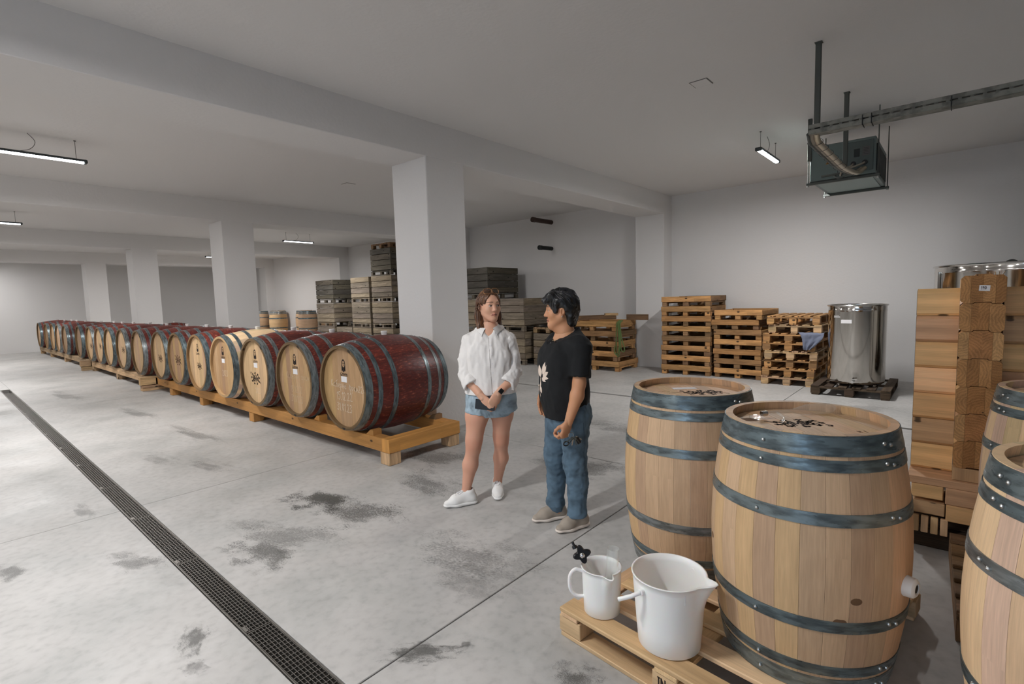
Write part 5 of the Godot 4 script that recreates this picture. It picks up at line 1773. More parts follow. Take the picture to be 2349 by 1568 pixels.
func face_color(p: Vector3, skin: Color, lip: Color, brow: Color, look: float) -> Color:
	var c := skin
	if p.z > 0.05:
		var ax := absf(p.x)
		if absf(p.y + 0.0625) < 0.0105 - 0.2 * maxf(0.0, ax - 0.008) and ax < 0.024 and p.z > 0.076:
			c = skin.lerp(lip, 0.75)
			if absf(p.y + 0.0625) < 0.0018:
				c = lip * 0.45
		var by := 0.0305 + 0.10 * minf(ax - 0.012, 0.016) - 0.25 * maxf(0.0, ax - 0.036)
		if absf(p.y - by) < 0.0042 - 0.05 * maxf(0.0, ax - 0.02) and ax > 0.011 and ax < 0.052:
			c = skin.lerp(brow, 0.8)
		for s in [-1.0, 1.0]:
			var e := Vector2((p.x - s * 0.031) / 0.0125, (p.y - 0.0038) / 0.0058)
			if e.length() < 1.0 and p.z > 0.072:
				c = Color(0.62, 0.56, 0.52)
				var ir := Vector2(p.x - s * 0.031 - look, p.y - 0.004)
				if ir.length() < 0.0062:
					c = Color(0.045, 0.026, 0.018)
			elif absf(p.y - 0.0105) < 0.0024 and absf(p.x - s * 0.031) < 0.0145 and p.z > 0.07:
				c = brow.lerp(skin, 0.15)
	c.a = 1.0
	return c

# hand: wrist at the origin, fingers along +y, thumb towards +x, back of the hand towards +z
func hand_field(curl: Array, spread := 0.0, thumb := 0.5) -> Field:
	var F := Field.new(Vector3(-0.07, -0.05, -0.11), Vector3(0.09, 0.2, 0.045), 0.0031)
	F.cone(Vector3(0, -0.05, 0), Vector3(0, 0.0, 0), 0.026, 0.025, 0.02, 0.72)
	F.cone(Vector3(0, 0.0, 0), Vector3(0.004, 0.03, 0), 0.026, 0.032, 0.02, 0.55)
	F.cone(Vector3(0.008, 0.03, 0), Vector3(0.012, 0.08, 0), 0.031, 0.027, 0.014, 0.46)
	F.cone(Vector3(-0.01, 0.03, 0), Vector3(-0.018, 0.075, 0), 0.028, 0.022, 0.014, 0.46)
	var bx := [0.029, 0.0095, -0.0105, -0.029]
	var by := [0.083, 0.088, 0.085, 0.075]
	var ln := [0.072, 0.08, 0.074, 0.058]
	for k in 4:
		var p := Vector3(bx[k], by[k] - 0.012, 0)
		var an: float = curl[k] * 0.55
		var r := 0.0092 if k < 3 else 0.0078
		for j in 3:
			var l: float = ln[k] * [0.46, 0.3, 0.26][j] + (0.012 if j == 0 else 0.0)
			var q := p + Vector3(spread * (1.5 - k) * 0.12, cos(an), -sin(an)).normalized() * l
			F.cone(p, q, r, r * 0.92, 0.006 if j > 0 else 0.009)
			p = q
			r *= 0.93
			an += curl[k] * [0.75, 0.6, 0.0][j]
	var t0 := Vector3(0.02, 0.018, -0.006)
	var t1 := t0 + Vector3(0.026, 0.026, -0.012 - 0.01 * thumb)
	var t2 := t1 + Vector3(0.014 - 0.016 * thumb, 0.026, -0.008 - 0.012 * thumb)
	var t3 := t2 + Vector3(0.004 - 0.018 * thumb, 0.022, -0.006 - 0.008 * thumb)
	F.cone(t0, t1, 0.0155, 0.0115, 0.016)
	F.cone(t1, t2, 0.0112, 0.0098, 0.007)
	F.cone(t2, t3, 0.0098, 0.0078, 0.006)
	return F

# foot frame: z forward, sole on y 0, ankle over the origin
func shoe(parent: Node, at: Vector3, turn: float, upper: Material, sole: Material, laces: bool, accent: Material) -> void:
	var t := Node3D.new()
	t.name = "shoe"
	put(t, parent)
	t.position = at
	t.rotation.y = turn
	var U := Field.new(Vector3(-0.06, 0.0, -0.1), Vector3(0.06, 0.14, 0.22), 0.005)
	U.cone(Vector3(0, 0.048, -0.045), Vector3(0, 0.042, 0.09), 0.036, 0.04, 0.03)
	U.cone(Vector3(0, 0.042, 0.09), Vector3(0.0, 0.032, 0.15), 0.04, 0.03, 0.03, 0.75, Vector3.UP)
	U.cone(Vector3(0, 0.055, -0.035), Vector3(0, 0.1, -0.03), 0.037, 0.037, 0.03)
	U.cone(Vector3(0, 0.095, -0.005), Vector3(0, 0.06, 0.09), 0.03, 0.03, 0.03)
	U.plane(Vector3(0, -1, 0), Vector3(0, 0.02, 0), Vector3(-1, -1, -1), Vector3(1, 1, 1))
	U.cone(Vector3(0, 0.085, -0.022), Vector3(0, 0.16, -0.022), 0.026, 0.03, 0.006, 1.0, Vector3(0, 0, 1), false, true)
	field_obj("upper", U, upper, t)
	var S := Field.new(Vector3(-0.065, -0.005, -0.11), Vector3(0.065, 0.05, 0.23), 0.0045)
	S.cone(Vector3(0, 0.018, -0.05), Vector3(0, 0.018, 0.08), 0.041, 0.044, 0.02, 0.5, Vector3.UP)
	S.cone(Vector3(0, 0.018, 0.08), Vector3(0, 0.02, 0.15), 0.044, 0.035, 0.02, 0.45, Vector3.UP)
	S.plane(Vector3(0, -1, -0.02).normalized(), Vector3(0, 0.002, 0), Vector3(-1, -1, -1), Vector3(1, 1, 1))
	S.plane(Vector3(0, 1, 0), Vector3(0, 0.032, 0), Vector3(-1, -1, -1), Vector3(1, 1, 1))
	field_obj("sole", S, sole, t)
	if laces:
		for k in 5:
			var z := 0.015 + 0.019 * k
			var y0 := 0.0
			var path := []
			for j in 7:
				var x := lerpf(-0.02, 0.02, j / 6.0)
				var p := U.hit(Vector3(x, 0.14, z + 0.004 * sin(j * 1.0)), Vector3.DOWN)
				path.append(p + Vector3(0, 0.002, 0))
			obj("lace", tube(path, 0.0024, 6), accent, t)
		for s in [-1.0, 1.0]:
			var lp := []
			for q in [[0.0, 0.02], [0.014, 0.035], [0.022, 0.06], [0.012, 0.075], [0.004, 0.05], [0.0, 0.022]]:
				var p := U.hit(Vector3(s * q[0], 0.14, q[1]), Vector3.DOWN)
				lp.append(p + Vector3(0, 0.005, 0))
			obj("lace", tube(smooth_path(lp, 16), 0.0024, 6), accent, t)
	else:
		obj("pull_tab", cbox(0.022, 0.02, 0.004, 0.001), accent, t, U.hit(Vector3(0, 0.075, 0.1), Vector3(0, -0.3, -1).normalized(), 0.2), Basis(Vector3.RIGHT, -0.8))

# strands of hair laid on a hair field, combed by the flow
func strands(m: MB, F: Field, starts: Array, flow: Callable, steps: int, step: float, rad: float, xf: Transform3D, tint: Callable) -> void:
	for st in starts:
		var p: Vector3 = st
		var path := []
		var rr := []
		for k in steps:
			for j in 3:
				var g := Vector3(F.at(p + Vector3(F.h, 0, 0)) - F.at(p - Vector3(F.h, 0, 0)), F.at(p + Vector3(0, F.h, 0)) - F.at(p - Vector3(0, F.h, 0)), F.at(p + Vector3(0, 0, F.h)) - F.at(p - Vector3(0, 0, F.h))) / (2.0 * F.h)
				if g.length() > 0.05:
					p -= g * (F.at(p) - 0.0005) / g.length_squared()
			path.append(xf * p)
			rr.append(rad * (1.0 - 0.85 * pow(float(k) / (steps - 1), 2.0)))
			var d: Vector3 = flow.call(p)
			p += d.normalized() * step
		var n0 := m.v.size()
		tube_into(m, path, rr, 5)
		var c: Color = tint.call()
		for j in m.v.size() - n0:
			m.c.append(c)

func cloth(col: Color, sc := 220.0, rough := 0.9) -> StandardMaterial3D:
	var m := std(col, rough)
	m.albedo_texture = TEX.weave
	m.uv1_scale = Vector3(sc / 20.0, sc / 20.0, 1)
	m.normal_enabled = true
	m.normal_texture = TEX.weaven
	m.normal_scale = 0.12
	return m

func build_people() -> void:
	TEX.weave = ntex(0.09, 71, [[0.0, 0.95], [0.5, 0.98], [1.0, 1.0]], 256, 3)
	TEX.denim = ntex(0.02, 72, [[0.0, 0.7], [0.45, 0.9], [1.0, 1.0]], 256, 5)
	TEX.weaven = ntex(0.1, 73, [], 256, 3, true, 2.0)
	woman_in_white()
	woman_in_black()

func woman_in_white() -> void:
	var skin := c255(222, 170, 142).srgb_to_linear()
	var legs := c255(214, 160, 134).srgb_to_linear()
	var t := thing("person", "woman with long brown hair in a white linen shirt and pale denim shorts, hands joined", "person", Vector3(-2.75, 0, -2.75), deg_to_rad(41.1))
	# body: legs, hips, chest, neck, arms in one skin
	var B := Field.new(Vector3(-0.24, 0.02, -0.34), Vector3(0.4, 1.42, 0.26), 0.0085)
	# image-left leg
	B.cone(Vector3(0.012, 0.84, 0.0), Vector3(-0.022, 0.70, 0.012), 0.084, 0.086, 0.04)
	B.cone(Vector3(-0.022, 0.70, 0.012), Vector3(-0.05, 0.51, 0.03), 0.086, 0.062, 0.03)
	B.cone(Vector3(-0.05, 0.52, 0.03), Vector3(-0.056, 0.45, 0.028), 0.06, 0.054, 0.03)
	B.ell(Vector3(-0.052, 0.485, 0.062), Vector3(0.03, 0.034, 0.02), 0.03)
	B.cone(Vector3(-0.058, 0.45, 0.02), Vector3(-0.088, 0.31, -0.002), 0.052, 0.058, 0.03)
	B.cone(Vector3(-0.088, 0.31, 0.0), Vector3(-0.128, 0.10, 0.008), 0.056, 0.033, 0.03)
	B.ell(Vector3(-0.132, 0.085, 0.01), Vector3(0.037, 0.03, 0.037), 0.02)
	B.cone(Vector3(-0.13, 0.09, 0.01), Vector3(-0.15, 0.05, 0.03), 0.033, 0.033, 0.02)
	# image-right leg, set back
	B.cone(Vector3(0.168, 0.84, 0.0), Vector3(0.172, 0.70, -0.04), 0.084, 0.084, 0.04)
	B.cone(Vector3(0.172, 0.70, -0.04), Vector3(0.156, 0.50, -0.09), 0.084, 0.06, 0.03)
	B.cone(Vector3(0.156, 0.51, -0.09), Vector3(0.156, 0.45, -0.10), 0.058, 0.053, 0.03)
	B.ell(Vector3(0.152, 0.475, -0.055), Vector3(0.03, 0.034, 0.02), 0.03)
	B.cone(Vector3(0.156, 0.45, -0.105), Vector3(0.148, 0.31, -0.155), 0.051, 0.058, 0.03)
	B.cone(Vector3(0.148, 0.31, -0.155), Vector3(0.114, 0.10, -0.2), 0.056, 0.032, 0.03)
	B.cone(Vector3(0.114, 0.10, -0.2), Vector3(0.112, 0.05, -0.185), 0.034, 0.033, 0.02)
	# trunk
	B.cone(Vector3(0.09, 0.86, -0.01), Vector3(0.09, 1.04, 0.0), 0.135, 0.13, 0.06, 0.62)
	B.cone(Vector3(0.09, 1.04, 0.0), Vector3(0.09, 1.24, 0.0), 0.13, 0.145, 0.06, 0.6)
	B.cone(Vector3(-0.03, 1.285, -0.01), Vector3(0.21, 1.285, -0.01), 0.04, 0.04, 0.05)
	B.cone(Vector3(0.09, 1.28, -0.01), Vector3(0.097, 1.38, -0.012), 0.085, 0.056, 0.05)
	B.cone(Vector3(0.095, 1.34, -0.014), Vector3(0.099, 1.42, -0.016), 0.058, 0.055, 0.03)
	for s in [-1.0, 1.0]:
		B.cone(Vector3(0.09 + s * 0.015, 1.335, 0.045), Vector3(0.09 + s * 0.11, 1.33, 0.03), 0.009, 0.009, 0.02)
	# arms
	B.cone(Vector3(-0.055, 1.265, -0.01), Vector3(-0.085, 1.05, 0.0), 0.042, 0.04, 0.03)
	B.cone(Vector3(-0.085, 1.05, 0.0), Vector3(-0.05, 0.965, 0.065), 0.04, 0.04, 0.02)
	B.cone(Vector3(-0.05, 0.965, 0.065), Vector3(0.036, 0.86, 0.145), 0.039, 0.025, 0.02)
	B.cone(Vector3(0.235, 1.265, -0.01), Vector3(0.266, 1.05, 0.0), 0.042, 0.04, 0.03)
	B.cone(Vector3(0.266, 1.05, 0.0), Vector3(0.225, 0.965, 0.07), 0.04, 0.039, 0.02)
	B.cone(Vector3(0.225, 0.965, 0.07), Vector3(0.148, 0.885, 0.15), 0.038, 0.025, 0.02)
	var m := MB.new()
	B.mesh_into(m, func(p, _n): return legs.lerp(legs * Color(0.92, 0.82, 0.78), clampf(1.0 - absf(p.y - 0.48) * 14.0, 0.0, 0.6)) if p.y < 0.8 else skin)
	# head turned towards the other woman
	var hx := Transform3D(Basis(Vector3.UP, deg_to_rad(29.0)) * Basis(Vector3(1, 0, 0), 0.02), Vector3(0.1, 1.538, 0.004))
	var H := head_field(-0.003, 1.0)
	var brow := c255(78, 54, 40).srgb_to_linear()
	var lip := c255(176, 104, 92).srgb_to_linear()
	H.mesh_into(m, func(p, _n): return face_color(p, skin, lip, brow, 0.004), hx)
	# hands: one clasped over the other
	var hr := hand_field([1.1, 1.15, 1.2, 1.25], 0.3, 0.4)
	var yb := Vector3(0.62, -0.76, 0.16).normalized()
	var zb := (Vector3(-0.35, -0.12, 0.93) - yb * Vector3(-0.35, -0.12, 0.93).dot(yb)).normalized()
	hr.mesh_into(m, func(_p, _n): return skin, Transform3D(Basis(yb.cross(zb), yb, zb), Vector3(0.036, 0.86, 0.145)))
	var hl := hand_field([1.2, 1.25, 1.3, 1.35], 0.2, 0.7)
	var yc := Vector3(-0.52, -0.8, 0.22).normalized()
	var zc := (Vector3(0.5, 0.1, 0.86) - yc * Vector3(0.5, 0.1, 0.86).dot(yc)).normalized()
	hl.mesh_into(m, func(_p, _n): return skin * 0.97, Transform3D(Basis(-yc.cross(zc), yc, zc), Vector3(0.148, 0.885, 0.15)))
	obj("body", m.mesh(), M.skin, t)
	# shirt
	var S := Field.new(Vector3(-0.2, 0.84, -0.2), Vector3(0.38, 1.45, 0.22), 0.0072)
	S.cone(Vector3(0.088, 0.80, 0.0), Vector3(0.09, 1.04, 0.004), 0.206, 0.178, 0.05, 0.66)
	S.cone(Vector3(0.09, 1.04, 0.004), Vector3(0.09, 1.23, 0.004), 0.178, 0.162, 0.05, 0.66)
	for s in [-1.0, 1.0]:
		S.ell(Vector3(0.09 + s * 0.075, 1.17, 0.08), Vector3(0.075, 0.08, 0.036), 0.07)
	S.cone(Vector3(-0.058, 1.272, -0.01), Vector3(0.238, 1.272, -0.01), 0.062, 0.062, 0.05)
	S.cone(Vector3(0.03, 1.31, -0.015), Vector3(0.155, 1.31, -0.015), 0.058, 0.058, 0.05)
	S.cone(Vector3(0.095, 1.3, -0.015), Vector3(0.098, 1.388, -0.018), 0.095, 0.066, 0.04)
	S.plane(Vector3(0, 1, -0.12).normalized(), Vector3(0.09, 1.375, -0.02), Vector3(-1, 1.3, -1), Vector3(1, 2, 1))
	S.plane(Vector3(0, -1, 0), Vector3(0, 0.866, 0), Vector3(-1, 0.5, -1), Vector3(1, 0.9, 1))
	# open neck
	S.cone(Vector3(0.09, 1.295, 0.135), Vector3(0.098, 1.46, 0.035), 0.014, 0.088, 0.01, 1.0, Vector3(0, 0, 1), false, true)
	S.ruffle(noise(1.0, 81, 3), 0.011, Vector3(13, 3.0, 13))
	S.ruffle(noise(1.0, 82, 2), 0.004, Vector3(26, 12, 26))
	S.plane(Vector3(0, -1, 0), Vector3(0, 0.872, 0), Vector3(-1, 0.5, -1), Vector3(1, 0.92, 1))
	var linen := cloth(c255(240, 236, 232))
	var sh := field_obj("shirt", S, linen, t)
	var SR := Field.new(Vector3(-0.19, 0.9, -0.12), Vector3(0.05, 1.36, 0.2), 0.0068)
	SR.cone(Vector3(-0.055, 1.268, -0.008), Vector3(-0.078, 1.13, 0.0), 0.067, 0.066, 0.04)
	SR.cone(Vector3(-0.078, 1.13, 0.0), Vector3(-0.09, 1.035, 0.012), 0.064, 0.064, 0.03)
	SR.cone(Vector3(-0.092, 1.045, 0.008), Vector3(-0.05, 0.965, 0.066), 0.066, 0.066, 0.03, 1.0, Vector3(0, 0, 1), true)
	SR.cone(Vector3(-0.078, 1.005, 0.03), Vector3(-0.038, 0.945, 0.082), 0.068, 0.073, 0.008, 1.0, Vector3(0, 0, 1), true)
	SR.cone(Vector3(-0.04, 0.948, 0.08), Vector3(0.0, 0.89, 0.13), 0.05, 0.052, 0.006, 1.0, Vector3(0, 0, 1), false, true)
	SR.ruffle(noise(1.0, 181, 3), 0.010, Vector3(16, 9, 16))
	SR.ruffle(noise(1.0, 182, 2), 0.004, Vector3(34, 22, 34))
	field_obj("sleeve", SR, linen, sh)
	var SL := Field.new(Vector3(0.13, 0.9, -0.12), Vector3(0.37, 1.36, 0.2), 0.0068)
	SL.cone(Vector3(0.235, 1.268, -0.008), Vector3(0.254, 1.13, 0.0), 0.067, 0.066, 0.04)
	SL.cone(Vector3(0.254, 1.13, 0.0), Vector3(0.266, 1.035, 0.012), 0.064, 0.064, 0.03)
	SL.cone(Vector3(0.268, 1.045, 0.008), Vector3(0.225, 0.965, 0.072), 0.066, 0.066, 0.03, 1.0, Vector3(0, 0, 1), true)
	SL.cone(Vector3(0.255, 1.005, 0.03), Vector3(0.208, 0.945, 0.088), 0.068, 0.074, 0.008, 1.0, Vector3(0, 0, 1), true)
	SL.cone(Vector3(0.21, 0.948, 0.085), Vector3(0.17, 0.90, 0.13), 0.05, 0.052, 0.006, 1.0, Vector3(0, 0, 1), false, true)
	SL.ruffle(noise(1.0, 191, 3), 0.010, Vector3(16, 9, 16))
	SL.ruffle(noise(1.0, 192, 2), 0.004, Vector3(34, 22, 34))
	field_obj("sleeve", SL, linen, sh)
	# collar flaps, placket, buttons
	for s in [-1.0, 1.0]:
		var cm := MB.new()
		var pts := []
		var nr := []
		var uv := []
		for r in 5:
			for q in 9:
				var qa := q / 8.0
				var a: float = s * lerpf(3.14, 0.32, qa)
				var f := r / 4.0
				var top := Vector3(0.097 + sin(a) * 0.061, 1.415 - 0.035 * qa * qa, -0.016 + cos(a) * 0.061)
				var out := Vector3(0.097 + sin(a) * 0.1, 1.372 - 0.01 * qa, -0.016 + cos(a) * 0.1)
				out = out.lerp(Vector3(0.097 + s * 0.058, 1.315, 0.11), pow(qa, 3.0))
				var p := top.lerp(out, f) + Vector3(0, 0.008 * sin(f * PI), 0)
				var on := Vector3(sin(a), 0.6, cos(a)).normalized()
				for tries in 12:
					if S.at(p) < 0.004 * f + 0.002:
						p += on * 0.004
				pts.append(p)
				nr.append(Vector3(sin(a), 0.4, cos(a)).normalized())
				uv.append(Vector2(q * 0.02, f * 0.05))
		cm.sheet(pts, nr, uv, 5, 9, s > 0)
		var inner := []
		for p in pts:
			inner.append(p + Vector3(0, -0.0015, 0) - (p - Vector3(0.097, p.y, -0.016)).normalized() * 0.002)
		cm.sheet(inner, nr, uv, 5, 9, s < 0)
		obj("collar", cm.mesh(), linen, sh)
	var pl := []
	for k in 24:
		var y := lerpf(1.305, 0.872, k / 23.0)
		pl.append(S.hit(Vector3(0.092 + 0.014 * (1.3 - y) / 0.43, y, 0.3), Vector3(0, 0, -1)) + Vector3(0, 0, 0.0005))
	obj("placket", tube(pl, 0.0032, 6), cloth(c255(196, 190, 186)), sh)
	for k in 6:
		var y := 1.25 - 0.068 * k
		obj("button", cyl(0.0055, 0.003, 10), M.paper, sh, S.hit(Vector3(0.108 + 0.014 * (1.3 - y) / 0.43, y, 0.3), Vector3(0, 0, -1)) + Vector3(0, 0, 0.001), Basis(Vector3.RIGHT, PI / 2))
	# shorts
	var P := Field.new(Vector3(-0.16, 0.69, -0.2), Vector3(0.34, 0.94, 0.2), 0.0075)
	P.cone(Vector3(0.09, 0.91, -0.01), Vector3(0.09, 0.83, -0.01), 0.185, 0.198, 0.03, 0.66)
	P.cone(Vector3(0.0, 0.86, -0.0), Vector3(-0.014, 0.722, 0.006), 0.098, 0.096, 0.012, 1.0, Vector3(0, 0, 1), true)
	P.cone(Vector3(0.182, 0.86, -0.005), Vector3(0.192, 0.735, -0.022), 0.098, 0.096, 0.012, 1.0, Vector3(0, 0, 1), true)
	P.cone(Vector3(-0.009, 0.752, 0.005), Vector3(-0.014, 0.718, 0.006), 0.099, 0.102, 0.003, 1.0, Vector3(0, 0, 1), true)
	P.cone(Vector3(0.189, 0.765, -0.016), Vector3(0.193, 0.731, -0.022), 0.099, 0.102, 0.003, 1.0, Vector3(0, 0, 1), true)
	P.plane(Vector3(0, 1, 0), Vector3(0, 0.925, 0), Vector3(-1, 0.5, -1), Vector3(1, 1, 1))
	P.ruffle(noise(1.0, 83, 3), 0.003, Vector3(16, 12, 16))
	var dn := cloth(c255(172, 192, 204))
	dn.albedo_texture = TEX.denim
	dn.uv1_scale = Vector3(3.5, 2.5, 1)
	field_obj("shorts", P, dn, t)
	# hair
	var R := Field.new(Vector3(-0.13, -0.2, -0.14), Vector3(0.13, 0.15, 0.11), 0.0044)
	R.ell(Vector3(0, 0.036, -0.018), Vector3(0.083, 0.089, 0.1), 0.02)
	for s in [-1.0, 1.0]:
		R.cone(Vector3(s * 0.066, 0.03, -0.02), Vector3(s * 0.08, -0.07, -0.028), 0.026, 0.026, 0.03)
		R.cone(Vector3(s * 0.08, -0.07, -0.028), Vector3(s * 0.086, -0.155, -0.004), 0.027, 0.021, 0.02)
		R.cone(Vector3(s * 0.07, -0.08, -0.04), Vector3(s * 0.062, -0.168, 0.012), 0.024, 0.013, 0.02)
	R.cone(Vector3(0, 0.0, -0.07), Vector3(0, -0.14, -0.06), 0.06, 0.05, 0.04, 0.7)
	R.ell(Vector3(0, -0.03, 0.084), Vector3(0.07, 0.122, 0.09), 0.008, Basis.IDENTITY, true)
	R.ell(Vector3(-0.078, -0.004, 0.0), Vector3(0.02, 0.034, 0.026), 0.008, Basis.IDENTITY, true)
	R.ruffle(noise(1.0, 84, 2), 0.005, Vector3(46, 7, 46))
	R.ruffle(noise(1.0, 85, 2), 0.003, Vector3(110, 10, 110))
	var hm := MB.new()
	var hn := noise(1.0, 86, 2)
	R.mesh_into(hm, func(p, _n): return c255(74, 50, 36).srgb_to_linear().lerp(c255(138, 96, 66).srgb_to_linear(), clampf(0.35 + 1.2 * hn.get_noise_3d(p.x * 120.0, p.y * 8.0, p.z * 120.0), 0, 1)), hx)
	var r1 := RandomNumberGenerator.new()
	r1.seed = 9
	var st1 := []
	for k in 200:
		var a := r1.randf() * TAU
		st1.append(Vector3(sin(a) * 0.09, r1.randf_range(-0.02, 0.12), -0.03 + cos(a) * 0.09))
	strands(hm, R, st1, func(p): return Vector3(signf(p.x) * (0.5 if p.y > 0.08 else 0.05), -1.0, -0.5 if p.y > 0.06 else 0.08), 10, 0.016, 0.0034, hx, func(): return c255(96, 66, 46).srgb_to_linear() * r1.randf_range(0.55, 1.7))
	var hairm := std(Color.WHITE, 0.42)
	hairm.vertex_color_use_as_albedo = true
	obj("hair", hm.mesh(), hairm, t)
	# shoes
	var white := std(c255(238, 236, 232), 0.75)
	shoe(t, Vector3(-0.125, 0, 0.018), deg_to_rad(-70.0), white, white, true, M.paper)
	shoe(t, Vector3(0.112, 0, -0.2), deg_to_rad(2.0), white, white, true, M.paper)
	# watch on the image-right wrist
	var wd := (Vector3(0.148, 0.885, 0.15) - Vector3(0.225, 0.965, 0.07)).normalized()
	var wp := Vector3(0.162, 0.899, 0.136)
	var wx := wd.cross(Vector3(0.3, 0.3, 0.9)).normalized()
	var wb := Basis(wx, wd, wx.cross(wd))
	var w := obj("watch_strap", lathe_mesh([Vector2(0.0275, -0.01), Vector2(0.0295, -0.01), Vector2(0.0295, 0.01), Vector2(0.0275, 0.01)], 28), std(c255(226, 206, 194), 0.6), t, wp, wb)
	obj("watch_face", cbox(0.034, 0.038, 0.011, 0.005), M.black_plastic, w, Vector3(0.0, 0, 0.031))
	# things she carries
	var ph := obj("phone", cbox(0.148, 0.073, 0.0085, 0.004), M.black_plastic, null)
	ph.transform = t.transform * Transform3D(Basis(Vector3(0, 0, 1), -0.12) * Basis(Vector3.UP, -0.15), Vector3(0.052, 0.812, 0.158))
	tag(ph, "black phone held low in the hands of the woman in white", "phone")
	var gl := thing("sunglasses", "thin gold framed sunglasses pushed up on the brown hair of the woman in white", "glasses")
	gl.transform = t.transform * hx * Transform3D(Basis(Vector3.RIGHT, -0.5), Vector3(0, 0.112, 0.042))
	var gold := std(c255(176, 132, 92), 0.35, 0.7)
	for s in [-1.0, 1.0]:
		var lens := []
		for k in 25:
			var a := TAU * k / 24.0
			lens.append(Vector3(s * 0.033 + 0.03 * signf(cos(a)) * pow(absf(cos(a)), 0.6), 0.022 * signf(sin(a)) * pow(absf(sin(a)), 0.6), 0.006 - 4.0 * pow(0.03 * cos(a) + s * 0.03, 2.0)))
		obj("rim", tube(lens, 0.0022, 6, true), gold, gl)
		var lm := MB.new()
		for k in 24:
			lm.tri(Vector3(s * 0.033, 0, 0.004), lens[k], lens[k + 1], Vector3(0, 0, 1))
		var dk := std(Color(0.25, 0.18, 0.14, 0.55), 0.1)
		dk.transparency = BaseMaterial3D.TRANSPARENCY_ALPHA
		obj("lens", lm.mesh(), dk, gl)
		obj("temple", tube(smooth_path([Vector3(s * 0.064, 0.008, 0.0), Vector3(s * 0.074, 0.004, -0.04), Vector3(s * 0.078, -0.012, -0.1)], 8), 0.0022, 6), gold, gl)
	obj("bridge", tube([Vector3(-0.005, 0.008, 0.006), Vector3(0, 0.011, 0.008), Vector3(0.005, 0.008, 0.006)], 0.0022, 6), gold, gl)

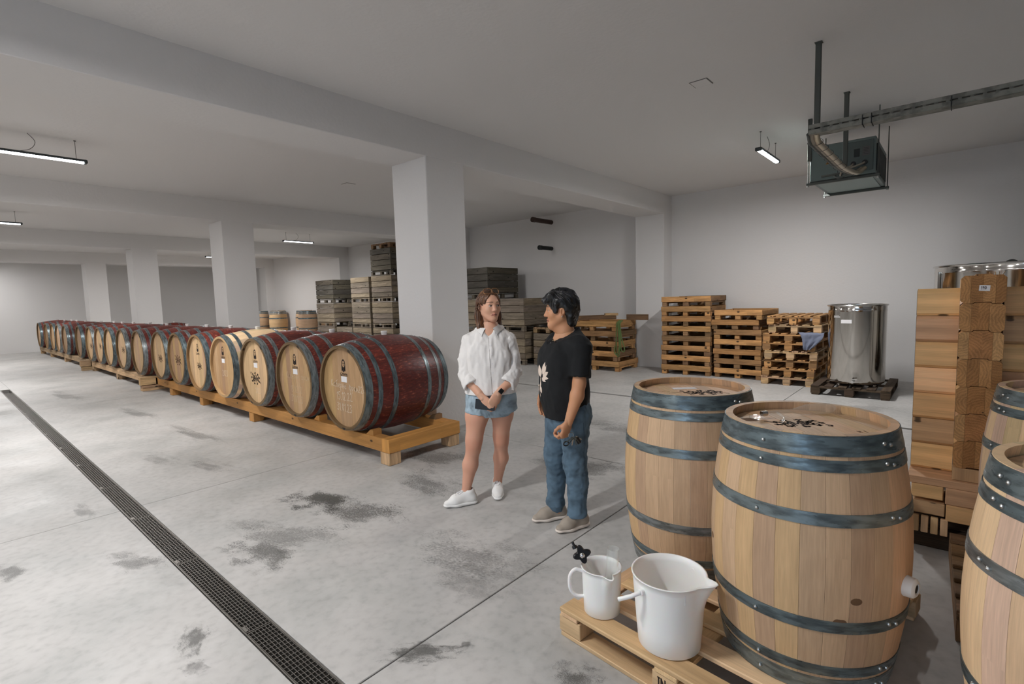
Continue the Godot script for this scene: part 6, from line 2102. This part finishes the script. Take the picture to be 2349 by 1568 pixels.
func woman_in_black() -> void:
	var skin := c255(202, 146, 108).srgb_to_linear()
	var yaw := atan2(-0.92, 0.39)
	var t := thing("person", "woman with short black hair in black printed t-shirt and cuffed jeans, seen in profile", "person", Vector3(-2.02, 0, -2.86))
	t.rotation.y = deg_to_rad(41.1) + yaw
	# her own frame: z forward, x to her left (towards the camera)
	var B := Field.new(Vector3(-0.32, 0.02, -0.24), Vector3(0.32, 1.4, 0.24), 0.0095)
	for s in [-1.0, 1.0]:
		B.cone(Vector3(s * 0.09, 0.84, -0.01), Vector3(s * 0.09, 0.47, 0.0), 0.085, 0.055, 0.03)
		B.cone(Vector3(s * 0.09, 0.47, 0.0), Vector3(s * 0.09, 0.06, -0.03 + (0.06 if s < 0 else 0.0)), 0.053, 0.034, 0.03)
	B.cone(Vector3(0, 0.85, -0.01), Vector3(0, 1.05, 0.0), 0.15, 0.145, 0.05, 0.75)
	B.cone(Vector3(0, 1.05, 0.0), Vector3(0, 1.22, -0.01), 0.145, 0.125, 0.05, 0.7)
	B.cone(Vector3(-0.13, 1.275, -0.02), Vector3(0.13, 1.275, -0.02), 0.05, 0.05, 0.05)
	B.cone(Vector3(0, 1.25, -0.02), Vector3(0, 1.38, -0.005), 0.09, 0.06, 0.05)
	# near arm hanging, forearm slightly forward
	B.cone(Vector3(0.185, 1.265, -0.02), Vector3(0.212, 1.03, 0.012), 0.052, 0.042, 0.03)
	B.cone(Vector3(0.212, 1.03, 0.012), Vector3(0.212, 0.95, 0.03), 0.042, 0.044, 0.02)
	B.cone(Vector3(0.212, 0.95, 0.03), Vector3(0.205, 0.775, 0.095), 0.044, 0.027, 0.02)
	# far arm
	B.cone(Vector3(-0.185, 1.265, -0.02), Vector3(-0.212, 1.03, 0.03), 0.052, 0.042, 0.03)
	B.cone(Vector3(-0.212, 1.03, 0.03), Vector3(-0.205, 0.9, 0.068), 0.044, 0.027, 0.02)
	var m := MB.new()
	B.mesh_into(m, func(_p, _n): return skin)
	var hb := deg_to_rad(-90.0 - 2.0) - yaw
	var hx := Transform3D(Basis(Vector3.UP, hb) * Basis(Vector3.RIGHT, 0.03), Vector3(0.0, 1.5, 0.026))
	var H := head_field(0.003, 1.08)
	var brow := c255(36, 28, 24).srgb_to_linear()
	var lip := c255(156, 92, 78).srgb_to_linear()
	H.cone(Vector3(0, -0.105, 0.05), Vector3(0, -0.14, -0.01), 0.022, 0.045, 0.04)
	H.mesh_into(m, func(p, _n): return face_color(p, skin, lip, brow, 0.0), hx)
	var hl := hand_field([1.25, 1.3, 1.35, 1.4], 0.1, 0.8)
	var yl := Vector3(-0.05, -0.94, 0.32).normalized()
	var zl := (Vector3(0.86, 0.0, -0.3) - yl * Vector3(0.86, 0.0, -0.3).dot(yl)).normalized()
	hl.mesh_into(m, func(_p, _n): return skin * 0.95, Transform3D(Basis(yl.cross(zl), yl, zl), Vector3(0.205, 0.775, 0.095)))
	var hr := hand_field([0.5, 0.55, 0.6, 0.65], 0.1, 0.3)
	var yr := Vector3(0.03, -0.98, 0.12).normalized()
	var zr := (Vector3(-0.98, 0.0, 0.1) - yr * Vector3(-0.98, 0.0, 0.1).dot(yr)).normalized()
	hr.mesh_into(m, func(_p, _n): return skin * 0.95, Transform3D(Basis(-yr.cross(zr), yr, zr), Vector3(-0.205, 0.9, 0.068)))
	obj("body", m.mesh(), M.skin, t)
	# t-shirt
	var S := Field.new(Vector3(-0.32, 0.74, -0.24), Vector3(0.32, 1.42, 0.25), 0.0078)
	S.cone(Vector3(0, 0.74, -0.012), Vector3(0, 0.98, 0.0), 0.178, 0.176, 0.05, 0.84)
	S.cone(Vector3(0, 0.98, 0.0), Vector3(0, 1.2, 0.0), 0.176, 0.172, 0.05, 0.84)
	for s in [-1.0, 1.0]:
		S.ell(Vector3(s * 0.08, 1.14, 0.085), Vector3(0.085, 0.085, 0.065), 0.08)
	S.ell(Vector3(0, 0.93, 0.07), Vector3(0.14, 0.14, 0.085), 0.08)
	S.ell(Vector3(0, 1.2, -0.085), Vector3(0.14, 0.12, 0.075), 0.08)
	S.cone(Vector3(-0.145, 1.265, -0.025), Vector3(0.145, 1.265, -0.025), 0.066, 0.066, 0.06)
	S.cone(Vector3(0, 1.24, -0.03), Vector3(0, 1.36, -0.035), 0.115, 0.076, 0.05)
	S.cone(Vector3(0, 1.29, 0.15), Vector3(0, 1.44, 0.0), 0.03, 0.105, 0.01, 1.0, Vector3(0, 0, 1), false, true)
	S.plane(Vector3(0, 0.9, 0.42).normalized(), Vector3(0, 1.355, -0.03), Vector3(-1, 1.3, -1), Vector3(1, 2, 1))
	S.plane(Vector3(0, -1, -0.06).normalized(), Vector3(0, 0.775, 0), Vector3(-1, 0.5, -1), Vector3(1, 0.85, 1))
	S.cone(Vector3(0.18, 1.262, -0.022), Vector3(0.216, 1.085, 0.006), 0.07, 0.068, 0.04, 1.0, Vector3(0, 0, 1), true)
	S.ell(Vector3(0.175, 1.265, -0.022), Vector3(0.07, 0.068, 0.07), 0.04)
	S.cone(Vector3(0.208, 1.13, 0.0), Vector3(0.219, 1.068, 0.008), 0.068, 0.069, 0.006, 1.0, Vector3(0, 0, 1), true)
	S.cone(Vector3(-0.18, 1.262, -0.022), Vector3(-0.219, 1.07, 0.015), 0.07, 0.068, 0.04)
	S.ruffle(noise(1.0, 91, 3), 0.010, Vector3(9, 5, 9))
	var black := cloth(c255(15, 17, 19))
	var sh := field_obj("t_shirt", S, black, t)
	# printed flower on the chest: petals, stem, outlines lie on the cloth
	var cream := std(c255(226, 208, 192), 0.85)
	var leaf := func(c: Vector2, dir: float, len: float, wide: float) -> Array:
		var o := []
		for k in 9:
			var f := k / 8.0
			o.append(c + Vector2(cos(dir), sin(dir)) * len * f + Vector2(-sin(dir), cos(dir)) * wide * sin(PI * pow(f, 0.8)))
		for k in range(7, 0, -1):
			var f := k / 8.0
			o.append(c + Vector2(cos(dir), sin(dir)) * len * f - Vector2(-sin(dir), cos(dir)) * wide * sin(PI * pow(f, 0.8)))
		return o
	var parts := []
	for q in [[0.03, 1.075, 1.05, 0.1, 0.02], [0.03, 1.07, 0.75, 0.11, 0.014], [0.035, 1.06, 0.4, 0.1, 0.015], [0.035, 1.05, 0.05, 0.085, 0.013], [0.03, 1.045, -0.3, 0.06, 0.012], [0.0, 1.05, 1.6, 0.085, 0.024], [-0.02, 1.06, 2.2, 0.07, 0.018], [0.01, 1.06, -1.5, 0.15, 0.008], [0.03, 0.99, -1.35, 0.05, 0.01], [-0.01, 1.0, -1.8, 0.06, 0.009]]:
		parts.append(leaf.call(Vector2(q[0] - 0.055, q[1]), q[2], q[3], q[4]))
	for p in parts:
		var pm := MB.new()
		var poly := PackedVector2Array(p)
		var idx := Geometry2D.triangulate_polygon(poly)
		var v3 := []
		for q in poly:
			v3.append(S.hit(Vector3(q.x, q.y, 0.32), Vector3(0, 0, -1)) + Vector3(0, 0, 0.0035))
		for k in range(0, idx.size(), 3):
			pm.tri(v3[idx[k]], v3[idx[k + 1]], v3[idx[k + 2]], Vector3(0, 0, 1))
		if idx.size() > 0:
			obj("printed_petal", pm.mesh(), cream, sh)
	# jeans
	var P := Field.new(Vector3(-0.24, 0.05, -0.22), Vector3(0.24, 0.92, 0.22), 0.0085)
	P.cone(Vector3(0, 0.9, -0.015), Vector3(0, 0.78, -0.018), 0.152, 0.165, 0.04, 0.86)
	P.ell(Vector3(0, 0.79, -0.07), Vector3(0.14, 0.1, 0.075), 0.06)
	# near (left) leg
	P.cone(Vector3(0.088, 0.80, -0.02), Vector3(0.092, 0.47, -0.012), 0.112, 0.076, 0.03)
	P.cone(Vector3(0.092, 0.47, -0.012), Vector3(0.092, 0.31, -0.032), 0.078, 0.072, 0.03)
	P.cone(Vector3(0.092, 0.31, -0.032), Vector3(0.094, 0.085, -0.022), 0.072, 0.06, 0.02)
	P.cone(Vector3(0.094, 0.14, -0.024), Vector3(0.095, 0.085, -0.022), 0.066, 0.071, 0.004, 1.0, Vector3(0, 0, 1), true)
	P.plane(Vector3(0, -1, 0.0), Vector3(0, 0.086, 0), Vector3(0.0, 0.0, -1), Vector3(1, 0.12, 1))
	# far (right) leg, a little forward
	P.cone(Vector3(-0.088, 0.80, -0.01), Vector3(-0.095, 0.48, 0.04), 0.112, 0.075, 0.03)
	P.cone(Vector3(-0.095, 0.48, 0.04), Vector3(-0.1, 0.31, 0.03), 0.075, 0.068, 0.03)
	P.cone(Vector3(-0.1, 0.31, 0.03), Vector3(-0.1, 0.1, 0.042), 0.068, 0.058, 0.02)
	P.cone(Vector3(-0.1, 0.16, 0.04), Vector3(-0.1, 0.1, 0.042), 0.064, 0.069, 0.004, 1.0, Vector3(0, 0, 1), true)
	P.ruffle(noise(1.0, 92, 3), 0.009, Vector3(12, 14, 12))
	P.ruffle(noise(1.0, 93, 2), 0.005, Vector3(26, 34, 26))
	var dn := cloth(c255(96, 120, 138))
	dn.albedo_texture = TEX.denim
	dn.uv1_scale = Vector3(3, 1.5, 1)
	var je := field_obj("jeans", P, dn, t)
	var seam := []
	for k in 30:
		var y := lerpf(0.76, 0.15, k / 29.0)
		seam.append(P.hit(Vector3(0.32, y, -0.03 + 0.012 * sin(y * 9.0)), Vector3(-1, 0, 0)) + Vector3(0.0008, 0, 0))
	obj("side_seam", tube(seam, 0.0022, 6), std(c255(58, 76, 92), 0.9), je)
	# short hair
	var R := Field.new(Vector3(-0.13, -0.16, -0.15), Vector3(0.13, 0.17, 0.14), 0.0046)
	R.ell(Vector3(0, 0.045, -0.022), Vector3(0.09, 0.092, 0.108), 0.02)
	R.cone(Vector3(0, 0.0, -0.085), Vector3(0, -0.085, -0.07), 0.05, 0.038, 0.04)
	for s in [-1.0, 1.0]:
		R.cone(Vector3(s * 0.055, 0.0, -0.065), Vector3(s * 0.045, -0.085, -0.06), 0.035, 0.024, 0.03)
		R.cone(Vector3(s * 0.072, 0.05, 0.03), Vector3(s * 0.07, -0.015, 0.034), 0.02, 0.01, 0.02)
		R.cone(Vector3(s * 0.05, 0.1, 0.05), Vector3(s * 0.03, 0.062, 0.098), 0.03, 0.014, 0.02)
	R.cone(Vector3(0, 0.115, 0.04), Vector3(0.0, 0.078, 0.104), 0.03, 0.016, 0.02)
	R.cone(Vector3(0, 0.12, 0.0), Vector3(0, 0.1, -0.06), 0.03, 0.03, 0.04)
	R.ell(Vector3(0, -0.045, 0.088), Vector3(0.072, 0.1, 0.062), 0.012, Basis.IDENTITY, true)
	for s in [-1.0, 1.0]:
		R.ell(Vector3(s * 0.082, -0.012, -0.004), Vector3(0.03, 0.03, 0.024), 0.01, Basis.IDENTITY, true)
		R.ell(Vector3(s * 0.075, -0.06, 0.03), Vector3(0.03, 0.05, 0.05), 0.01, Basis.IDENTITY, true)
	R.ruffle(noise(1.0, 94, 2), 0.009, Vector3(20, 14, 14))
	R.ruffle(noise(1.0, 95, 2), 0.0035, Vector3(80, 30, 40))
	var hm := MB.new()
	R.mesh_into(hm, func(_p, _n): return Color(0.012, 0.012, 0.014), hx)
	var r2 := RandomNumberGenerator.new()
	r2.seed = 5
	var st2 := []
	for k in 230:
		var a := r2.randf() * TAU
		var e := r2.randf_range(0.0, 1.2)
		st2.append(Vector3(sin(a) * sin(e) * 0.1, 0.045 + cos(e) * 0.1, -0.02 + cos(a) * sin(e) * 0.115))
	strands(hm, R, st2, func(p): return Vector3(p.x * 4.0, -0.5 - (0.11 - p.y) * 9.0, p.z * 3.0 - 0.55 + (0.9 if p.z > 0.03 else 0.0)), 7, 0.013, 0.0042, hx, func(): return Color(0.011, 0.011, 0.013) * r2.randf_range(0.6, 2.0))
	var hairm := std(Color.WHITE, 0.3)
	hairm.vertex_color_use_as_albedo = true
	obj("hair", hm.mesh(), hairm, t)
	# necklace, earring
	var nk := []
	for k in 21:
		var a := lerpf(-2.4, 2.4, k / 20.0)
		nk.append(Vector3(0.066 * sin(a), 1.372 - 0.045 * cos(a * 0.5) - 0.028 * maxf(cos(a), 0.0), -0.008 + 0.076 * cos(a) + 0.02 * maxf(cos(a), 0.0)))
	var ne := obj("necklace", tube(nk, 0.0014, 5), std(c255(196, 176, 140), 0.3, 0.9), t)
	obj("pendant", cbox(0.007, 0.03, 0.004, 0.001), M.rivet, ne, Vector3(0, 1.272, 0.102), Basis(Vector3.RIGHT, 0.2))
	obj("earring", ball(0.005, 8), M.rivet, t, hx * Vector3(0.079, -0.038, -0.006))
	# shoes
	var knit := cloth(c255(168, 156, 142), 300.0)
	var solem := std(c255(226, 214, 202), 0.7)
	shoe(t, Vector3(0.095, 0, -0.03), deg_to_rad(6.0), knit, solem, false, M.paper)
	shoe(t, Vector3(-0.1, 0, 0.04), deg_to_rad(-4.0), knit, solem, false, M.paper)
	# keys in the near hand
	var k0 := thing("key_bunch", "bunch of keys with a black fob in the hand of the woman in black", "keys")
	k0.transform = t.transform * Transform3D(Basis.IDENTITY, Vector3(0.225, 0.70, 0.09))
	var rg := []
	for k in 25:
		var a := TAU * k / 24.0
		rg.append(Vector3(0.004, 0.018 * sin(a), 0.018 * cos(a)))
	obj("ring", tube(rg, 0.0016, 6, true), M.rivet, k0)
	var kms := plate([[Vector2(-0.009, 0.012), Vector2(0.0, 0.018), Vector2(0.009, 0.012), Vector2(0.009, 0.0), Vector2(0.004, -0.004), Vector2(0.004, -0.036), Vector2(0.0, -0.04), Vector2(-0.004, -0.034), Vector2(-0.002, -0.028), Vector2(-0.005, -0.022), Vector2(-0.003, -0.004), Vector2(-0.009, 0.0)]], 0.002)
	for k in 6:
		var a := -1.1 + 0.45 * k
		obj("key", kms, M.rivet if k % 3 == 0 else M.galv_dark, k0, Vector3(0.008 + 0.004 * (k % 3), -0.018 * cos(a) - 0.012, 0.026 * sin(a) - 0.018), Basis(Vector3.RIGHT, -a) * Basis(Vector3.UP, PI / 2 + 0.4 * sin(k * 2.0)))
	obj("fob", cbox(0.012, 0.05, 0.028, 0.005), M.black_plastic, k0, Vector3(0.006, -0.04, -0.05), Basis(Vector3.RIGHT, 0.5))
	var coil := []
	for k in 25:
		var a := TAU * k / 24.0
		coil.append(Vector3(0.006, -0.05 + 0.014 * sin(a), 0.038 + 0.018 * cos(a)))
	obj("strap_loop", tube(coil, 0.0045, 8, true), M.black, k0)

# ------------------------------------------------------------------ the scene
const LAMP_GLOW := 14.0
const LAMP_COLOR := Color(1.0, 0.995, 0.995)
const POWER := 9.0

func _ready() -> void:
	rng.seed = 4242
	# camera
	var cam := Camera3D.new()
	cam.name = "camera"
	put(cam)
	cam.position = Vector3(0, 1.6, 0)
	cam.basis = Basis(Vector3.UP, deg_to_rad(41.096)) * Basis(Vector3.RIGHT, deg_to_rad(-5.0134)) * Basis(Vector3.BACK, deg_to_rad(-1.6573))
	cam.fov = rad_to_deg(2.0 * atan(784.0 / 1170.7))
	cam.near = 0.05
	cam.far = 200.0
	cam.current = true
	# sky seen through the loading door behind the camera
	var env := Environment.new()
	env.background_mode = Environment.BG_SKY
	var sky := Sky.new()
	var sm := ProceduralSkyMaterial.new()
	sm.sky_top_color = Color(0.42, 0.58, 0.78)
	sm.sky_horizon_color = Color(0.72, 0.78, 0.82)
	sm.ground_horizon_color = Color(0.5, 0.52, 0.5)
	sm.ground_bottom_color = Color(0.35, 0.36, 0.34)
	sm.sun_angle_max = 0.0
	sky.sky_material = sm
	env.sky = sky
	env.background_energy_multiplier = 6.0
	env.tonemap_mode = Environment.TONE_MAPPER_LINEAR
	env.tonemap_exposure = 1.08
	env.sdfgi_enabled = true
	env.ssao_enabled = true
	env.ssil_enabled = true
	var we := WorldEnvironment.new()
	we.name = "environment"
	we.environment = env
	put(we)
	make_materials()
	build_room()
	# lamps: one row per bay
	lamp_fitting(-2.6, 0.3, "hanging strip lamp in the near bay above the photographer", POWER * 1.1)
	lamp_fitting(-2.0, -7.69, "hanging strip lamp right of the main beam, near the cooler", POWER)
	lamp_fitting(-8.18, -1.02, "largest strip lamp in view, hanging at the left edge of the picture", POWER * 1.2)
	lamp_fitting(-8.18, -7.42, "hanging strip lamp hidden behind the nearest column", 2.0)
	lamp_fitting(-14.71, -1.04, "smaller strip lamp at the left edge, below and behind the largest one", POWER * 1.15)
	lamp_fitting(-14.71, -7.42, "hanging strip lamp in front of the back corner with the pale barrels", POWER)
	lamp_fitting(-20.9, -7.42, "smallest strip lamp, a bright spot just left of the second column", POWER * 1.2)
	lamp_fitting(-20.9, -1.04, "hanging strip lamp out of view over the end of the row", POWER * 1.2)
	lamp_fitting(-25.6, -1.04, "hanging strip lamp out of view beside the end wall", POWER * 0.55)
	lamp_fitting(-2.35, 5.3, "hanging strip lamp behind the photographer", POWER)
	lamp_fitting(-8.18, 5.3, "hanging strip lamp behind the photographer in the second bay", POWER)
	build_drain()
	build_row()
	build_back_barrels()
	build_crates()
	build_pallets()
	build_tanks()
	build_foreground()
	build_logs()
	build_services()
	build_people()
